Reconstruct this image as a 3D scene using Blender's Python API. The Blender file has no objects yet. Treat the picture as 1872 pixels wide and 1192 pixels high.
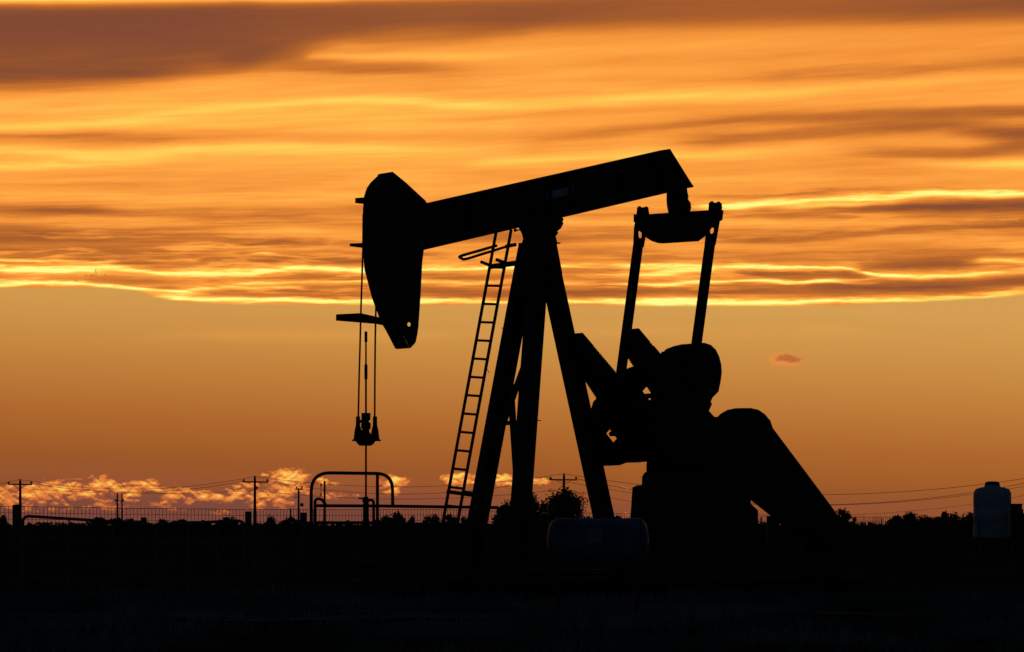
import bpy, math, random
from mathutils import Vector
from mathutils.geometry import tessellate_polygon

random.seed(7)
scene = bpy.context.scene
COL = scene.collection

# ------------------------------------------------------------------ camera
# one pixel of the 1872 wide photograph is 1/6600 rad; horizon on row 960
FPX, CX, HY, EYE = 6600.0, 936.0, 960.0, 1.25
cam_d = bpy.data.cameras.new('camera')
cam = bpy.data.objects.new('camera', cam_d); COL.objects.link(cam)
cam_d.sensor_width = 36.0
cam_d.lens = 36.0 * FPX / 1872.0
cam_d.shift_y = (HY - 596.0) / 1872.0
cam_d.clip_start = 0.5; cam_d.clip_end = 60000
cam.location = (0, 0, EYE); cam.rotation_euler = (math.radians(90), 0, 0)
scene.camera = cam
scene.view_settings.view_transform = 'Standard'
scene.view_settings.look = 'None'
scene.view_settings.exposure = 0.0
scene.view_settings.gamma = 1.0
scene.render.film_transparent = False
scene.cycles.max_bounces = 4
scene.cycles.sample_clamp_indirect = 2.0

# ------------------------------------------------------------------ sun
SUN_EL, SUN_AZ = math.radians(1.0), math.radians(2.0)
sun_d = bpy.data.lights.new('sun', 'SUN'); sun_d.energy = 0.05; sun_d.angle = math.radians(4)
sun_d.color = (1.0, 0.62, 0.32)
sun = bpy.data.objects.new('sun', sun_d); COL.objects.link(sun)
sd = Vector((math.sin(SUN_AZ) * math.cos(SUN_EL), math.cos(SUN_AZ) * math.cos(SUN_EL), math.sin(SUN_EL)))
sun.rotation_euler = sd.to_track_quat('Z', 'Y').to_euler()

# ------------------------------------------------------------------ sky
def lin(c):
    return tuple(((v / 255.0) / 12.92 if v / 255.0 <= 0.04045 else ((v / 255.0 + 0.055) / 1.055) ** 2.4) for v in c) + (1.0,)

world = bpy.data.worlds.new('World'); scene.world = world
world.use_nodes = True
NT = world.node_tree; NT.nodes.clear()

class E:
    """a float or vector socket with arithmetic"""
    def __init__(s, sock): s.s = sock
    def __add__(a, b): return m('ADD', a, b)
    def __radd__(a, b): return m('ADD', b, a)
    def __sub__(a, b): return m('SUBTRACT', a, b)
    def __rsub__(a, b): return m('SUBTRACT', b, a)
    def __mul__(a, b): return m('MULTIPLY', a, b)
    def __rmul__(a, b): return m('MULTIPLY', b, a)
    def __truediv__(a, b): return m('DIVIDE', a, b)

def put(inp, v):
    if isinstance(v, E): NT.links.new(v.s, inp)
    else: inp.default_value = v

def m(op, *a, clamp=False):
    n = NT.nodes.new('ShaderNodeMath'); n.operation = op; n.use_clamp = clamp
    for i, v in enumerate(a): put(n.inputs[i], v)
    return E(n.outputs[0])

def vec(x, y, z=0.0):
    n = NT.nodes.new('ShaderNodeCombineXYZ')
    put(n.inputs[0], x); put(n.inputs[1], y); put(n.inputs[2], z)
    return E(n.outputs[0])

def noise(v, detail=4.0, rough=0.55, dist=0.0):
    n = NT.nodes.new('ShaderNodeTexNoise')
    put(n.inputs['Vector'], v); n.inputs['Scale'].default_value = 1.0
    n.inputs['Detail'].default_value = detail; n.inputs['Roughness'].default_value = rough
    n.inputs['Distortion'].default_value = dist
    return E(n.outputs[0]) - 0.5

def smooth(v, lo, hi, a=0.0, b=1.0):
    n = NT.nodes.new('ShaderNodeMapRange'); n.interpolation_type = 'SMOOTHSTEP'
    put(n.inputs[0], v); put(n.inputs[1], lo); put(n.inputs[2], hi)
    n.inputs[3].default_value = a; n.inputs[4].default_value = b
    return E(n.outputs[0])

X0, X1 = -200.0, 2072.0
def curve(xn, pts, lo, hi):
    """piecewise smooth function of the normalised azimuth; values between lo and hi"""
    n = NT.nodes.new('ShaderNodeFloatCurve')
    put(n.inputs['Value'], xn)
    c = n.mapping.curves[0]
    P = [((x - X0) / (X1 - X0), (v - lo) / (hi - lo)) for x, v in pts]
    if P[0][0] > 0.002: P.insert(0, (0.0, P[0][1]))
    if P[-1][0] < 0.998: P.append((1.0, P[-1][1]))
    while len(c.points) < len(P): c.points.new(0.5, 0.5)
    for p, q in zip(c.points, P):
        p.location = q; p.handle_type = 'AUTO_CLAMPED'
    n.mapping.update()
    return E(n.outputs[0]) * (hi - lo) + lo

def ramp(v, stops, lo, hi, mode='LINEAR'):
    n = NT.nodes.new('ShaderNodeValToRGB'); cr = n.color_ramp; cr.interpolation = mode
    put(n.inputs[0], (v - lo) / (hi - lo))
    el = cr.elements
    while len(el) > 1: el.remove(el[-1])
    for i, (p, c) in enumerate(stops):
        q = (p - lo) / (hi - lo)
        e = el[0] if i == 0 else el.new(q)
        e.position = q
        e.color = lin(c) if not isinstance(c, float) else (c, c, c, 1)
    return E(n.outputs[0])

def mix(f, a, b):
    n = NT.nodes.new('ShaderNodeMix'); n.data_type = 'RGBA'; n.clamp_factor = True
    put(n.inputs[0], f)
    for i, v in ((6, a), (7, b)):
        if isinstance(v, E): NT.links.new(v.s, n.inputs[i])
        else: n.inputs[i].default_value = v
    return E(n.outputs[2])

tc = NT.nodes.new('ShaderNodeTexCoord')
sx = NT.nodes.new('ShaderNodeSeparateXYZ'); NT.links.new(tc.outputs['Generated'], sx.inputs[0])
dx, dy, dz = E(sx.outputs[0]), E(sx.outputs[1]), E(sx.outputs[2])
AZ = m('ARCTAN2', dx, dy) * FPX + CX                      # azimuth in photo pixels
hyp = m('SQRT', dx * dx + dy * dy + 1e-9)
EL = HY - (dz / hyp) * FPX                                # row in photo pixels
XN = m('MULTIPLY', AZ - X0, 1.0 / (X1 - X0), clamp=True)

# gentle waviness of the whole deck, stretched along the streaks
w1 = noise(vec(AZ * 0.0032, EL * 0.012, 3.1), 3.0, 0.5)
w2 = noise(vec(AZ * 0.014, EL * 0.06, 9.7), 3.0, 0.5)
wq = smooth(EL, 300.0, 520.0, 0.6, 1.0)
Y = EL + (w1 * 16.0 + w2 * 7.0) * wq
Xw = AZ + w2 * 60.0

shear = (558.0 - EL) * 0.00012
YS = Y + AZ * shear
s1 = noise(vec(AZ * 0.0022, YS * 0.030, 1.3), 5.0, 0.60, 0.25)
s2 = noise(vec(AZ * 0.0060, YS * 0.120, 5.3), 4.0, 0.60, 0.2)
s3 = noise(vec(AZ * 0.0014, YS * 0.0125, 8.3), 3.0, 0.5)
fine = smooth(EL, 250.0, 420.0, 0.62, 1.0) * smooth(EL, 40.0, 160.0, 0.35, 1.0)
t = ramp(Y, [(-40, .60), (40, .56), (70, .60), (100, .66), (150, .69), (200, .74), (240, .70), (300, .70), (340, .70),
             (375, .62), (420, .52), (460, .48), (500, .47), (530, .44), (560, .46)], -40.0, 600.0)
s4 = noise(vec(AZ * 0.0045, (EL + AZ * shear) * 0.26, 15.3), 3.0, 0.6)
fil = noise(vec(AZ * 0.0035, (EL + AZ * shear + w1 * 10.0) * 0.045, 61.3), 4.0, 0.55, 0.3) / 0.035
fil = m('POWER', 2.0, fil * fil * -1.0) * smooth(EL, 330.0, 430.0) * smooth(s3 + s1 * 0.5, -.10, .16)
t = t + s1 * (fine * 0.50) + s2 * (fine * 0.36) + s4 * (fine * smooth(EL, 300.0, 430.0, 0.35, 1.0) * 0.26) + s3 * 0.18 + fil * 0.22

# broad light and dark fields, then the narrow edges: (x, y, strength) along each band, half thickness
BANDS = [
    # top-left dark bank
    ([(-200, 95, -.54), (0, 94, -.56), (300, 76, -.54), (430, 60, -.48), (520, 48, -.42), (700, 28, -.40), (936, 22, -.40), (1300, 14, -.34), (1600, 8, -.40), (2072, 0, -.46)], None,
     [(-200, 78), (0, 72), (300, 66), (430, 58), (520, 46), (700, 32), (936, 30), (1300, 29), (1872, 32)]),
    ([(340, 128, 0), (440, 118, -.22), (520, 108, -.30), (640, 110, -.26), (740, 114, -.20), (840, 118, -.08), (936, 120, 0)], 17, None),
    ([(400, 135, -.06), (560, 128, -.12), (700, 129, -.14), (820, 128, -.06), (900, 128, 0)], 7, None),
    ([(600, 76, 0), (700, 76, -.12), (800, 72, -.14), (936, 62, -.08), (1000, 60, 0)], 11, None),
    ([(530, 106, 0), (580, 104, .22), (680, 106, .32), (800, 104, .22), (936, 98, .10), (1300, 80, .04), (1500, 75, 0)], 7, None),
    # long golden streak rising to the right
    ([(-200, 252, .20), (0, 241, .22), (200, 226, .16), (450, 200, .16), (680, 184, .17), (936, 196, .20), (1120, 184, .18), (1350, 174, .20), (1600, 162, .12), (1872, 148, .08)], 9, None),
    ([(-200, 275, .14), (200, 288, .20), (430, 271, .18), (620, 275, .19), (936, 268, .10), (1000, 262, 0)], 10.5, None),
    ([(0, 205, .06), (500, 230, .09), (900, 230, .05), (1000, 225, 0)], 24, None),
    ([(-100, 226, 0), (100, 222, -.10), (330, 214, -.10), (560, 201, -.08), (640, 198, 0)], 6.5, None),
    ([(936, 118, 0), (1150, 112, -.07), (1500, 104, -.09), (1872, 96, -.05)], 8, None),
    ([(900, 150, 0), (1200, 145, -.09), (1420, 142, -.06), (1500, 140, 0)], 7, None),
    ([(-200, 258, -.08), (0, 257, -.09), (300, 256, -.09), (600, 246, -.04), (700, 242, 0)], 9, None),
    ([(700, 226, 0), (936, 212, -.14), (1100, 203, -.10), (1300, 195, -.08), (1500, 190, 0)], 7, None),
    # right hand dull streaks
    ([(1250, 138, 0), (1500, 136, -.20), (1700, 130, -.18), (1872, 120, -.16)], 12, None),
    ([(936, 255, -.10), (1150, 238, -.18), (1350, 220, -.30), (1600, 214, -.30), (1872, 212, -.42)], 11, None),
    ([(1150, 262, 0), (1330, 256, -.28), (1500, 246, -.26), (1700, 238, -.30), (1872, 250, -.44)], 13, None),
    ([(1450, 288, 0), (1600, 284, -.22), (1750, 286, -.30), (1872, 276, -.32)], 12, None),
    ([(800, 300, .05), (936, 294, .20), (1150, 284, .16), (1300, 282, .20), (1450, 270, .12), (1600, 262, 0)], 9, None),
    ([(1450, 286, 0), (1600, 296, .10), (1750, 303, .26), (1872, 304, .30)], 8, None),
    ([(-100, 296, -.10), (50, 294, -.14), (180, 296, 0)], 6, None),
    ([(-100, 312, .2), (40, 309, .22), (160, 304, .05), (240, 300, 0)], 4, None),
    ([(-100, 352, .10), (100, 362, .12), (400, 370, .16), (640, 362, .10), (760, 355, 0)], 12, None),
    ([(-100, 392, -.10), (120, 388, -.18), (260, 398, -.06), (420, 408, -.22), (680, 408, -.20), (800, 405, 0)], 8, None),
    ([(300, 426, 0), (480, 425, .22), (660, 432, .26), (760, 436, .10), (800, 436, 0)], 11, None),
    ([(-200, 450, -.22), (0, 443, -.27), (250, 454, -.26), (380, 452, -.08), (430, 452, 0)], 24, None),
    ([(330, 446, 0), (430, 447, -.28), (670, 446, -.26), (760, 446, 0)], 6, None),
    ([(350, 477, -.1), (460, 478, -.22), (690, 478, -.22), (800, 478, 0)], 8, None),
    # bright edges, left
    ([(-200, 476, .5), (0, 481, .58), (120, 482, .62), (190, 482, .55), (240, 478, .3), (340, 479, .28), (380, 478, 0)], 2.6, None),
    ([(-200, 486, .5), (0, 491, .66), (90, 498, .66), (190, 494, .60), (270, 499, .70), (350, 502, .74), (470, 500, .70), (540, 492, .66), (680, 495, .74), (800, 492, .55), (940, 489, .55), (1060, 488, .45), (1200, 488, .6), (1380, 489, .62), (1540, 492, .74), (1600, 504, .74), (1700, 509, .60), (1800, 504, .46), (1872, 499, .30)], 3.4, None),
    ([(-200, 500, .3), (0, 499, .45), (130, 500, .40), (230, 502, .1), (300, 503, 0)], 2.6, None),
    ([(-200, 522, .70), (0, 524, .72), (120, 521, .74), (215, 525, .66), (258, 531, .34), (300, 542, .30), (340, 547, .46), (400, 550, .72), (560, 550, .72), (700, 551, .70), (900, 551, .66), (1200, 552, .72), (1420, 553, .70), (1600, 551, .54), (1740, 547, .42), (1872, 537, .40)], 4.2, None),
    ([(200, 522, 0), (250, 528, .42), (300, 533, .5), (350, 537, .3), (400, 540, 0)], 2.2, None),
    ([(250, 538, 0), (300, 545, .5), (340, 544, .3), (370, 543, 0)], 1.8, None),
    ([(290, 535, 0), (360, 532, .5), (430, 527, .42), (530, 528, .4), (580, 529, 0)], 2.4, None),
    ([(400, 520, 0), (470, 519, .45), (620, 516, .42), (760, 514, .40), (860, 518, .34), (960, 514, .2), (1050, 520, .3), (1180, 522, .5), (1300, 516, .5), (1380, 513, .5), (1440, 518, .55), (1520, 514, .4), (1640, 512, .1), (1700, 512, 0)], 2.6, None),
    ([(440, 470, 0), (480, 466, .3), (545, 472, .25), (580, 473, 0)], 1.8, None),
    ([(300, 506, 0), (420, 513, -.10), (700, 507, -.14), (900, 506, -.08), (1000, 502, 0)], 6, None),
    ([(330, 538, 0), (420, 536, -.16), (700, 535, -.20), (1000, 536, -.18), (1300, 532, -.22), (1600, 530, -.24), (1872, 520, -.26)], 9, None),
    # bright and dark edges, right
    ([(1150, 248, 0), (1400, 246, -.05), (1872, 244, -.07)], 34, None),
    ([(1300, 392, 0), (1500, 388, -.08), (1872, 384, -.12)], 20, None),
    ([(1100, 330, -.03), (1872, 326, -.07)], 40, None),
    ([(1230, 376, 0), (1290, 377, .35), (1380, 373, .60), (1480, 370, .56), (1600, 364, .60), (1690, 358, .64), (1780, 358, .60), (1872, 360, .64)], 5.9, None),
    ([(1200, 356, 0), (1330, 362, -.20), (1560, 352, -.22), (1700, 348, -.16), (1872, 352, -.10)], 5, None),
    ([(1180, 388, -.05), (1300, 388, -.16), (1500, 388, -.26), (1640, 382, -.34), (1872, 380, -.40)], 11, None),
    ([(1200, 408, .15), (1400, 408, .20), (1640, 410, .18), (1872, 412, .10)], 7, None),
    ([(1200, 436, -.12), (1400, 440, -.22), (1550, 432, -.20), (1700, 420, -.22), (1872, 416, -.30)], 5.5, None),
    ([(1150, 448, .14), (1500, 452, .18), (1700, 445, .18), (1872, 448, .16)], 12, None),
    ([(1540, 484, 0), (1590, 484, -.16), (1690, 486, -.22), (1770, 484, -.18), (1810, 484, 0)], 9, None),
    ([(1740, 484, 0), (1800, 482, .42), (1872, 481, .44)], 3, None),
    ([(1300, 503, 0), (1380, 503, -.28), (1480, 500, -.30), (1570, 506, -.2), (1640, 512, 0)], 6, None),
    ([(1000, 498, 0), (1150, 504, .3), (1230, 500, .4), (1290, 494, .3), (1340, 492, 0)], 2.5, None),
    ([(1440, 526, 0), (1500, 517, .3), (1590, 521, .2), (1620, 520, 0)], 2.0, None),
    # stripe of open evening sky along the very top left
    ([(-200, -2, 1.1), (0, -5, 1.15), (150, -9, 1.15), (300, -12, 1.15), (470, -15, 1.1), (700, -18, .9), (936, -20, .4), (1100, -20, 0)], 14, None),
]
s5 = noise(vec(AZ * 0.016, EL * 0.16, 31.0), 4.0, 0.65)
wv = smooth(noise(vec(AZ * 0.006, EL * 0.03, 41.0), 2.0, 0.5), -.22, .22, 0.55, 1.5)
for pts, sig, sigpts in BANDS:
    XI = XN + t * 1e-7          # chains the bands so that few values are alive at a time
    yc = curve(XI, [(p[0], p[1]) for p in pts], -100.0, 700.0)
    am = curve(XI, [(p[0], p[2]) for p in pts], -1.0, 1.2)
    if sigpts:                                  # flat-topped bank with soft borders
        hw = curve(XI, sigpts, 0.0, 200.0)
        d = m('ABSOLUTE', EL + w1 * 14.0 - yc)
        g = smooth(d - hw, -20.0, 28.0, 1.0, 0.0)
    else:
        if sig > 6:
            q = (Y - yc) / sig
            g = m('POWER', 2.0, q * q * -1.0)
        else:                                   # thin lit edges: frayed, of changing width, with a soft glow
            q = (EL + w1 * 6.0 + w2 * 9.0 + s5 * 9.0 - yc) / (wv * sig)
            g = m('POWER', 2.0, q * q * -1.0) + m('POWER', 2.0, q * q * -0.12) * 0.20
            am = am * (0.84 + s2 * 1.5 + s5 * 1.5)
    t = t + am * g

deck = ramp(t, [(-.0, (130, 73, 52)), (.12, (140, 79, 48)), (.30, (176, 98, 44)), (.45, (208, 120, 48)), (.58, (244, 148, 58)),
                (.70, (255, 164, 68)), (.82, (254, 186, 76)), (.93, (255, 208, 88)), (1.08, (255, 236, 112)), (1.25, (255, 252, 142))], 0.0, 1.25)

# clear air under the deck
lowY = EL + w1 * 10.0 + (AZ - 936.0) * -0.045
low = ramp(lowY, [(540, (213, 158, 82)), (600, (208, 149, 74)), (660, (200, 137, 65)), (720, (189, 122, 56)), (780, (177, 107, 47)),
                  (830, (166, 96, 42)), (870, (156, 88, 41)), (905, (152, 84, 46)), (930, (142, 79, 50)), (960, (126, 70, 56))], 540.0, 980.0)
band = m('POWER', 2.0, ((EL + w1 * 26.0 - 618.0 + (AZ - 500.0) * 0.012) / 11.0) * ((EL + w1 * 26.0 - 618.0 + (AZ - 500.0) * 0.012) / 11.0) * -1.0)
band = band * smooth(w1 + s3, -.12, .12)
low = mix(band * 0.35, low, lin((232, 162, 76)))
edge = curve(XN, [(-200, 528), (0, 530), (190, 529), (250, 534), (290, 546), (360, 554), (480, 557), (640, 558), (900, 557),
                  (1200, 559), (1400, 560), (1600, 557), (1720, 552), (1872, 543), (2072, 530)], 400.0, 700.0)
k = smooth(EL + w2 * 5.0 - edge, -3.0, 3.0)
sky = mix(k, deck, low)

# broken cumulus low over the horizon: (x, y, rx, ry, strength)
PUFFS = [(8, 905, 26, 14, .8), (22, 916, 18, 9, .8), (-60, 905, 40, 16, .8), (-150, 900, 40, 14, .7), (70, 902, 24, 13, .9), (100, 896, 26, 11, .9), (132, 890, 16, 8, .9),
         (62, 918, 12, 7, .6), (110, 918, 16, 8, .55), (95, 930, 30, 8, .45), (150, 903, 20, 9, .8), (178, 897, 22, 8, .8), (192, 884, 16, 7, 1.1), (212, 890, 14, 6, .8),
         (190, 918, 18, 9, .6), (238, 900, 14, 14, .8), (262, 890, 16, 8, .8), (272, 884, 14, 6, 1.05), (226, 922, 16, 10, .5), (300, 896, 18, 5, .7), (318, 912, 16, 7, .75), (296, 920, 20, 6, .6),
         (340, 897, 16, 5, .75), (350, 914, 12, 5, .65), (374, 906, 16, 8, .85), (398, 910, 12, 6, .8), (420, 912, 14, 6, .8), (436, 902, 14, 9, .8), (455, 885, 12, 4, .9),
         (474, 916, 14, 14, .75), (492, 906, 16, 11, .8), (512, 912, 18, 13, .75), (528, 872, 20, 9, 1.25), (545, 870, 10, 7, 1.1), (504, 876, 8, 4, .8), (540, 893, 20, 8, .9), (520, 898, 16, 8, .8),
         (560, 900, 10, 8, .6), (592, 881, 7, 6, 1.0), (612, 888, 16, 6, .45), (610, 905, 14, 5, .6), (636, 908, 18, 4, .5), (655, 905, 10, 4, .5), (712, 884, 12, 8, .9), (726, 880, 13, 7, 1.25), (722, 894, 7, 9, .9), (704, 900, 6, 6, .5),
         (826, 877, 12, 8, 1.1), (838, 872, 12, 7, 1.25), (852, 880, 16, 6, 1.1), (868, 878, 10, 6, .9), (912, 876, 18, 6, 1.25), (925, 879, 12, 6, 1.1), (975, 879, 10, 5, 1.0), (995, 879, 7, 3.2, 1.1),
         (1145, 893, 8, 3, .35), (1160, 940, 20, 4, .6), (1412, 938, 9, 3, .8), (405, 938, 12, 4, .6), (330, 934, 14, 4, .5), (210, 935, 24, 6, .4), (70, 936, 24, 6, .4), (170, 928, 14, 6, .45)]
c1 = noise(vec(AZ * 0.045, EL * 0.07, 2.2), 5.0, 0.6)
c2 = noise(vec(AZ * 0.045, EL * 0.07, 12.2), 5.0, 0.6)
c3 = noise(vec(AZ * 0.09, EL * 0.13, 22.2), 4.0, 0.6)
PX = AZ + c1 * 26.0 + c3 * 12.0; PY = EL + c2 * 18.0 + c3 * 9.0
acc = None
pv = vec(PX, PY, 0.0)
for (bx_, by_, rx, ry, st) in PUFFS:
    n1 = NT.nodes.new('ShaderNodeMapping'); n1.vector_type = 'TEXTURE'
    put(n1.inputs[0], pv if acc is None else vec(PX + acc * 1e-6, PY, 0.0)); n1.inputs[1].default_value = (bx_, by_, 0); n1.inputs[3].default_value = (rx * 1.5, ry * 1.35, 1)
    n2 = NT.nodes.new('ShaderNodeVectorMath'); n2.operation = 'DOT_PRODUCT'
    NT.links.new(n1.outputs[0], n2.inputs[0]); NT.links.new(n1.outputs[0], n2.inputs[1])
    g = m('POWER', 2.2, E(n2.outputs['Value']) * -1.0) * st
    acc = g if acc is None else m('MAXIMUM', acc, g)
haze_left = smooth(AZ, 500.0, 1050.0, 1.0, 0.25) * smooth(EL, 880.0, 925.0)
sky = mix(haze_left * (0.62 + c1 * 0.8), sky, lin((122, 72, 60)))
c4 = noise(vec(AZ * 0.11, EL * 0.17, 52.2), 5.0, 0.68)
gate_ = smooth(acc, 0.04, 0.20)
def billow(dy_):
    a_ = m('ABSOLUTE', noise(vec(AZ * 0.030, (EL + dy_) * 0.050, 71.2), 1.5, 0.5))
    b_ = m('ABSOLUTE', noise(vec(AZ * 0.085, (EL + dy_) * 0.125, 81.2), 2.0, 0.6))
    return a_ * 2.5 + b_ * 0.95
nA = billow(0.0); nB = billow(-4.0)
cu = (acc * 1.05 + nA * 0.80 + c4 * 0.35 - 0.36) * gate_
lit = (nA - nB) * 1.0
warm = smooth(AZ, 120.0, 620.0)
cuA = smooth(cu, 0.08, 0.40)
lowdull = smooth(EL, 892.0, 940.0, 1.0, 0.62)
cuc = ramp((cu * 0.55 + acc * 0.30 + lit + 0.12) * lowdull, [(0.2, (140, 78, 56)), (0.42, (200, 106, 54)), (0.66, (236, 136, 60)), (0.90, (254, 174, 76)), (1.15, (255, 218, 96))], 0.2, 1.2)
sky = mix(cuA * 0.92, sky, cuc)

# single small cloud at the right
def blob(x, y, rx, ry, lo, hi, n):
    qx = (AZ + c1 * 22.0 - x) / rx; qy = (EL + c2 * 16.0 - y) / ry
    return smooth(qx * qx + qy * qy + c3 * n, lo, hi, 1.0, 0.0)
sky = mix(blob(1434, 659, 36, 13.5, .3, 1.2, 1.0) * 0.85, sky, lin((234, 140, 66)))
sky = mix(blob(1440, 657, 27, 8.5, .2, 1.2, 1.0) * 0.8, sky, lin((176, 98, 56)))
for (x, y, rx, ry) in ((178, 499, 2.5, 4), (172, 507, 8, 2.5), (160, 508, 4, 2.5), (143, 515, 6, 2), (196, 507, 2.5, 3), (1866, 410, 12, 6)):
    sky = mix(blob(x, y, rx, ry, .1, 1.3, 1.2) * 0.5, sky, lin((176, 100, 44)))

# away from the sunset the sky is the dim blue of dusk
nish = NT.nodes.new('ShaderNodeTexSky'); nish.sky_type = 'NISHITA'; nish.sun_disc = False
nish.sun_elevation = SUN_EL; nish.sun_rotation = SUN_AZ
nish.air_density = 1.0; nish.dust_density = 1.0; nish.ozone_density = 3.0
bg1 = NT.nodes.new('ShaderNodeBackground'); NT.links.new(nish.outputs[0], bg1.inputs[0]); bg1.inputs[1].default_value = 0.06
bg2 = NT.nodes.new('ShaderNodeBackground'); NT.links.new(sky.s, bg2.inputs[0]); bg2.inputs[1].default_value = 1.0
mask = smooth(m('ABSOLUTE', AZ - CX), 1800.0, 4200.0, 1.0, 0.0) * smooth(EL, -1300.0, -300.0)
ms = NT.nodes.new('ShaderNodeMixShader'); put(ms.inputs[0], mask)
NT.links.new(bg1.outputs[0], ms.inputs[1]); NT.links.new(bg2.outputs[0], ms.inputs[2])
wo = NT.nodes.new('ShaderNodeOutputWorld'); NT.links.new(ms.outputs[0], wo.inputs[0])
world.cycles.sampling_method = 'MANUAL'; world.cycles.sample_map_resolution = 1024

# ------------------------------------------------------------------ materials
def mat(name, c0, c1=None, rough=0.8, scale=6.0, spec=0.2, bump=0.0, metallic=0.0, bscale=None):
    mt = bpy.data.materials.new(name); mt.use_nodes = True
    nt = mt.node_tree; b = nt.nodes['Principled BSDF']
    b.inputs['Roughness'].default_value = rough
    b.inputs['Specular IOR Level'].default_value = spec
    b.inputs['Metallic'].default_value = metallic
    tcn = nt.nodes.new('ShaderNodeTexCoord')
    nz = nt.nodes.new('ShaderNodeTexNoise'); nz.inputs['Scale'].default_value = scale; nz.inputs['Detail'].default_value = 6
    nt.links.new(tcn.outputs['Object'], nz.inputs['Vector'])
    cr = nt.nodes.new('ShaderNodeValToRGB')
    cr.color_ramp.elements[0].position = 0.38; cr.color_ramp.elements[1].position = 0.66
    cr.color_ramp.elements[0].color = tuple(c0) + (1,); cr.color_ramp.elements[1].color = tuple(c1 or c0) + (1,)
    nt.links.new(nz.outputs[0], cr.inputs[0]); nt.links.new(cr.outputs[0], b.inputs['Base Color'])
    if bump:
        bp = nt.nodes.new('ShaderNodeBump'); bp.inputs['Strength'].default_value = bump; bp.inputs['Distance'].default_value = 0.02
        n2 = nt.nodes.new('ShaderNodeTexNoise'); n2.inputs['Scale'].default_value = bscale or scale * 4; n2.inputs['Detail'].default_value = 4
        nt.links.new(tcn.outputs['Object'], n2.inputs['Vector']); nt.links.new(n2.outputs[0], bp.inputs['Height'])
        nt.links.new(bp.outputs[0], b.inputs['Normal'])
    return mt

M = dict(
    steel=mat('painted_steel', (.022, .022, .024), (.035, .03, .028), .75, 5, .15, .2),
    cast=mat('cast_iron', (.020, .020, .021), (.032, .028, .026), .85, 9, .12, .4),
    bolt=mat('bolt_steel', (.03, .03, .03), (.05, .04, .035), .6, 20, .2),
    cable=mat('wire_rope', (.03, .03, .03), (.04, .035, .03), .7, 40, .2),
    plate=mat('name_plate', (.42, .43, .45), (.30, .31, .33), .6, 8, .3),
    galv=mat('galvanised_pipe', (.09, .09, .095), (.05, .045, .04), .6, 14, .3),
    rustpipe=mat('rusty_pipe', (.05, .035, .028), (.03, .022, .02), .8, 12, .15),
    wire=mat('fence_wire', (.05, .035, .03), (.03, .022, .02), .8, 12, .1),
    wood=mat('weathered_wood', (.10, .08, .06), (.05, .04, .032), .9, 8, .1, .5),
    pole=mat('creosoted_pole', (.045, .034, .028), (.03, .025, .02), .9, 3, .1),
    insul=mat('insulator_glaze', (.08, .06, .05), (.05, .04, .035), .5, 5, .2),
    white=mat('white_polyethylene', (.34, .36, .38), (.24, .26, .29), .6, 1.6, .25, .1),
    poly=mat('translucent_poly', (.08, .10, .15), (.03, .04, .06), .6, 3.0, .25, .15),
    label=mat('tank_label', (.13, .15, .19), (.08, .10, .13), .6, 10, .3),
    lid=mat('black_plastic', (.02, .02, .02), (.03, .03, .03), .6, 5, .15),
    leaf=mat('leaves', (.030, .045, .018), (.055, .07, .03), .9, 1.5, .05),
    bark=mat('bark', (.06, .045, .035), (.04, .03, .025), .95, 6, .05),
    grass=mat('dry_grass', (.02, .022, .016), (.20, .19, .17), .95, 0.3, .05),
    conc=mat('oily_concrete', (.02, .02, .02), (.014, .014, .014), .95, 3, .05, .3),
    shed=mat('shed_panel', (.035, .035, .04), (.025, .025, .03), .8, 2, .1),
    skid=mat('oily_steel', (.018, .018, .018), (.012, .012, .012), 1.0, 4, 0.0),
    belt=mat('guard_sheet', (.022, .022, .023), (.034, .03, .028), .75, 4, .15, .15),
)
# ground: bare soil, dead grass patches, caliche
def ground_mat():
    mt = bpy.data.materials.new('pasture_soil'); mt.use_nodes = True
    nt = mt.node_tree; b = nt.nodes['Principled BSDF']
    b.inputs['Roughness'].default_value = 1.0; b.inputs['Specular IOR Level'].default_value = 0.0
    tcn = nt.nodes.new('ShaderNodeTexCoord')
    n1 = nt.nodes.new('ShaderNodeTexNoise'); n1.inputs['Scale'].default_value = .35; n1.inputs['Detail'].default_value = 8
    n2 = nt.nodes.new('ShaderNodeTexNoise'); n2.inputs['Scale'].default_value = 7; n2.inputs['Detail'].default_value = 6
    for n in (n1, n2): nt.links.new(tcn.outputs['Object'], n.inputs['Vector'])
    r1 = nt.nodes.new('ShaderNodeValToRGB'); e = r1.color_ramp.elements
    e[0].position = .40; e[0].color = (.028, .027, .018, 1); e[1].position = .66; e[1].color = (.10, .088, .066, 1)
    r2 = nt.nodes.new('ShaderNodeValToRGB'); e = r2.color_ramp.elements
    e[0].position = .38; e[0].color = (.35, .35, .35, 1); e[1].position = .68; e[1].color = (1, 1, 1, 1)
    mx = nt.nodes.new('ShaderNodeMix'); mx.data_type = 'RGBA'; mx.blend_type = 'MULTIPLY'; mx.inputs[0].default_value = 1
    nt.links.new(n1.outputs[0], r1.inputs[0]); nt.links.new(n2.outputs[0], r2.inputs[0])
    nt.links.new(r1.outputs[0], mx.inputs[6]); nt.links.new(r2.outputs[0], mx.inputs[7])
    nt.links.new(mx.outputs[2], b.inputs['Base Color'])
    return mt
M['ground'] = ground_mat()
M['road'] = mat('caliche_road', (.045, .043, .036), (.14, .138, .13), 1.0, .45, 0.0, .3)

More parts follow.
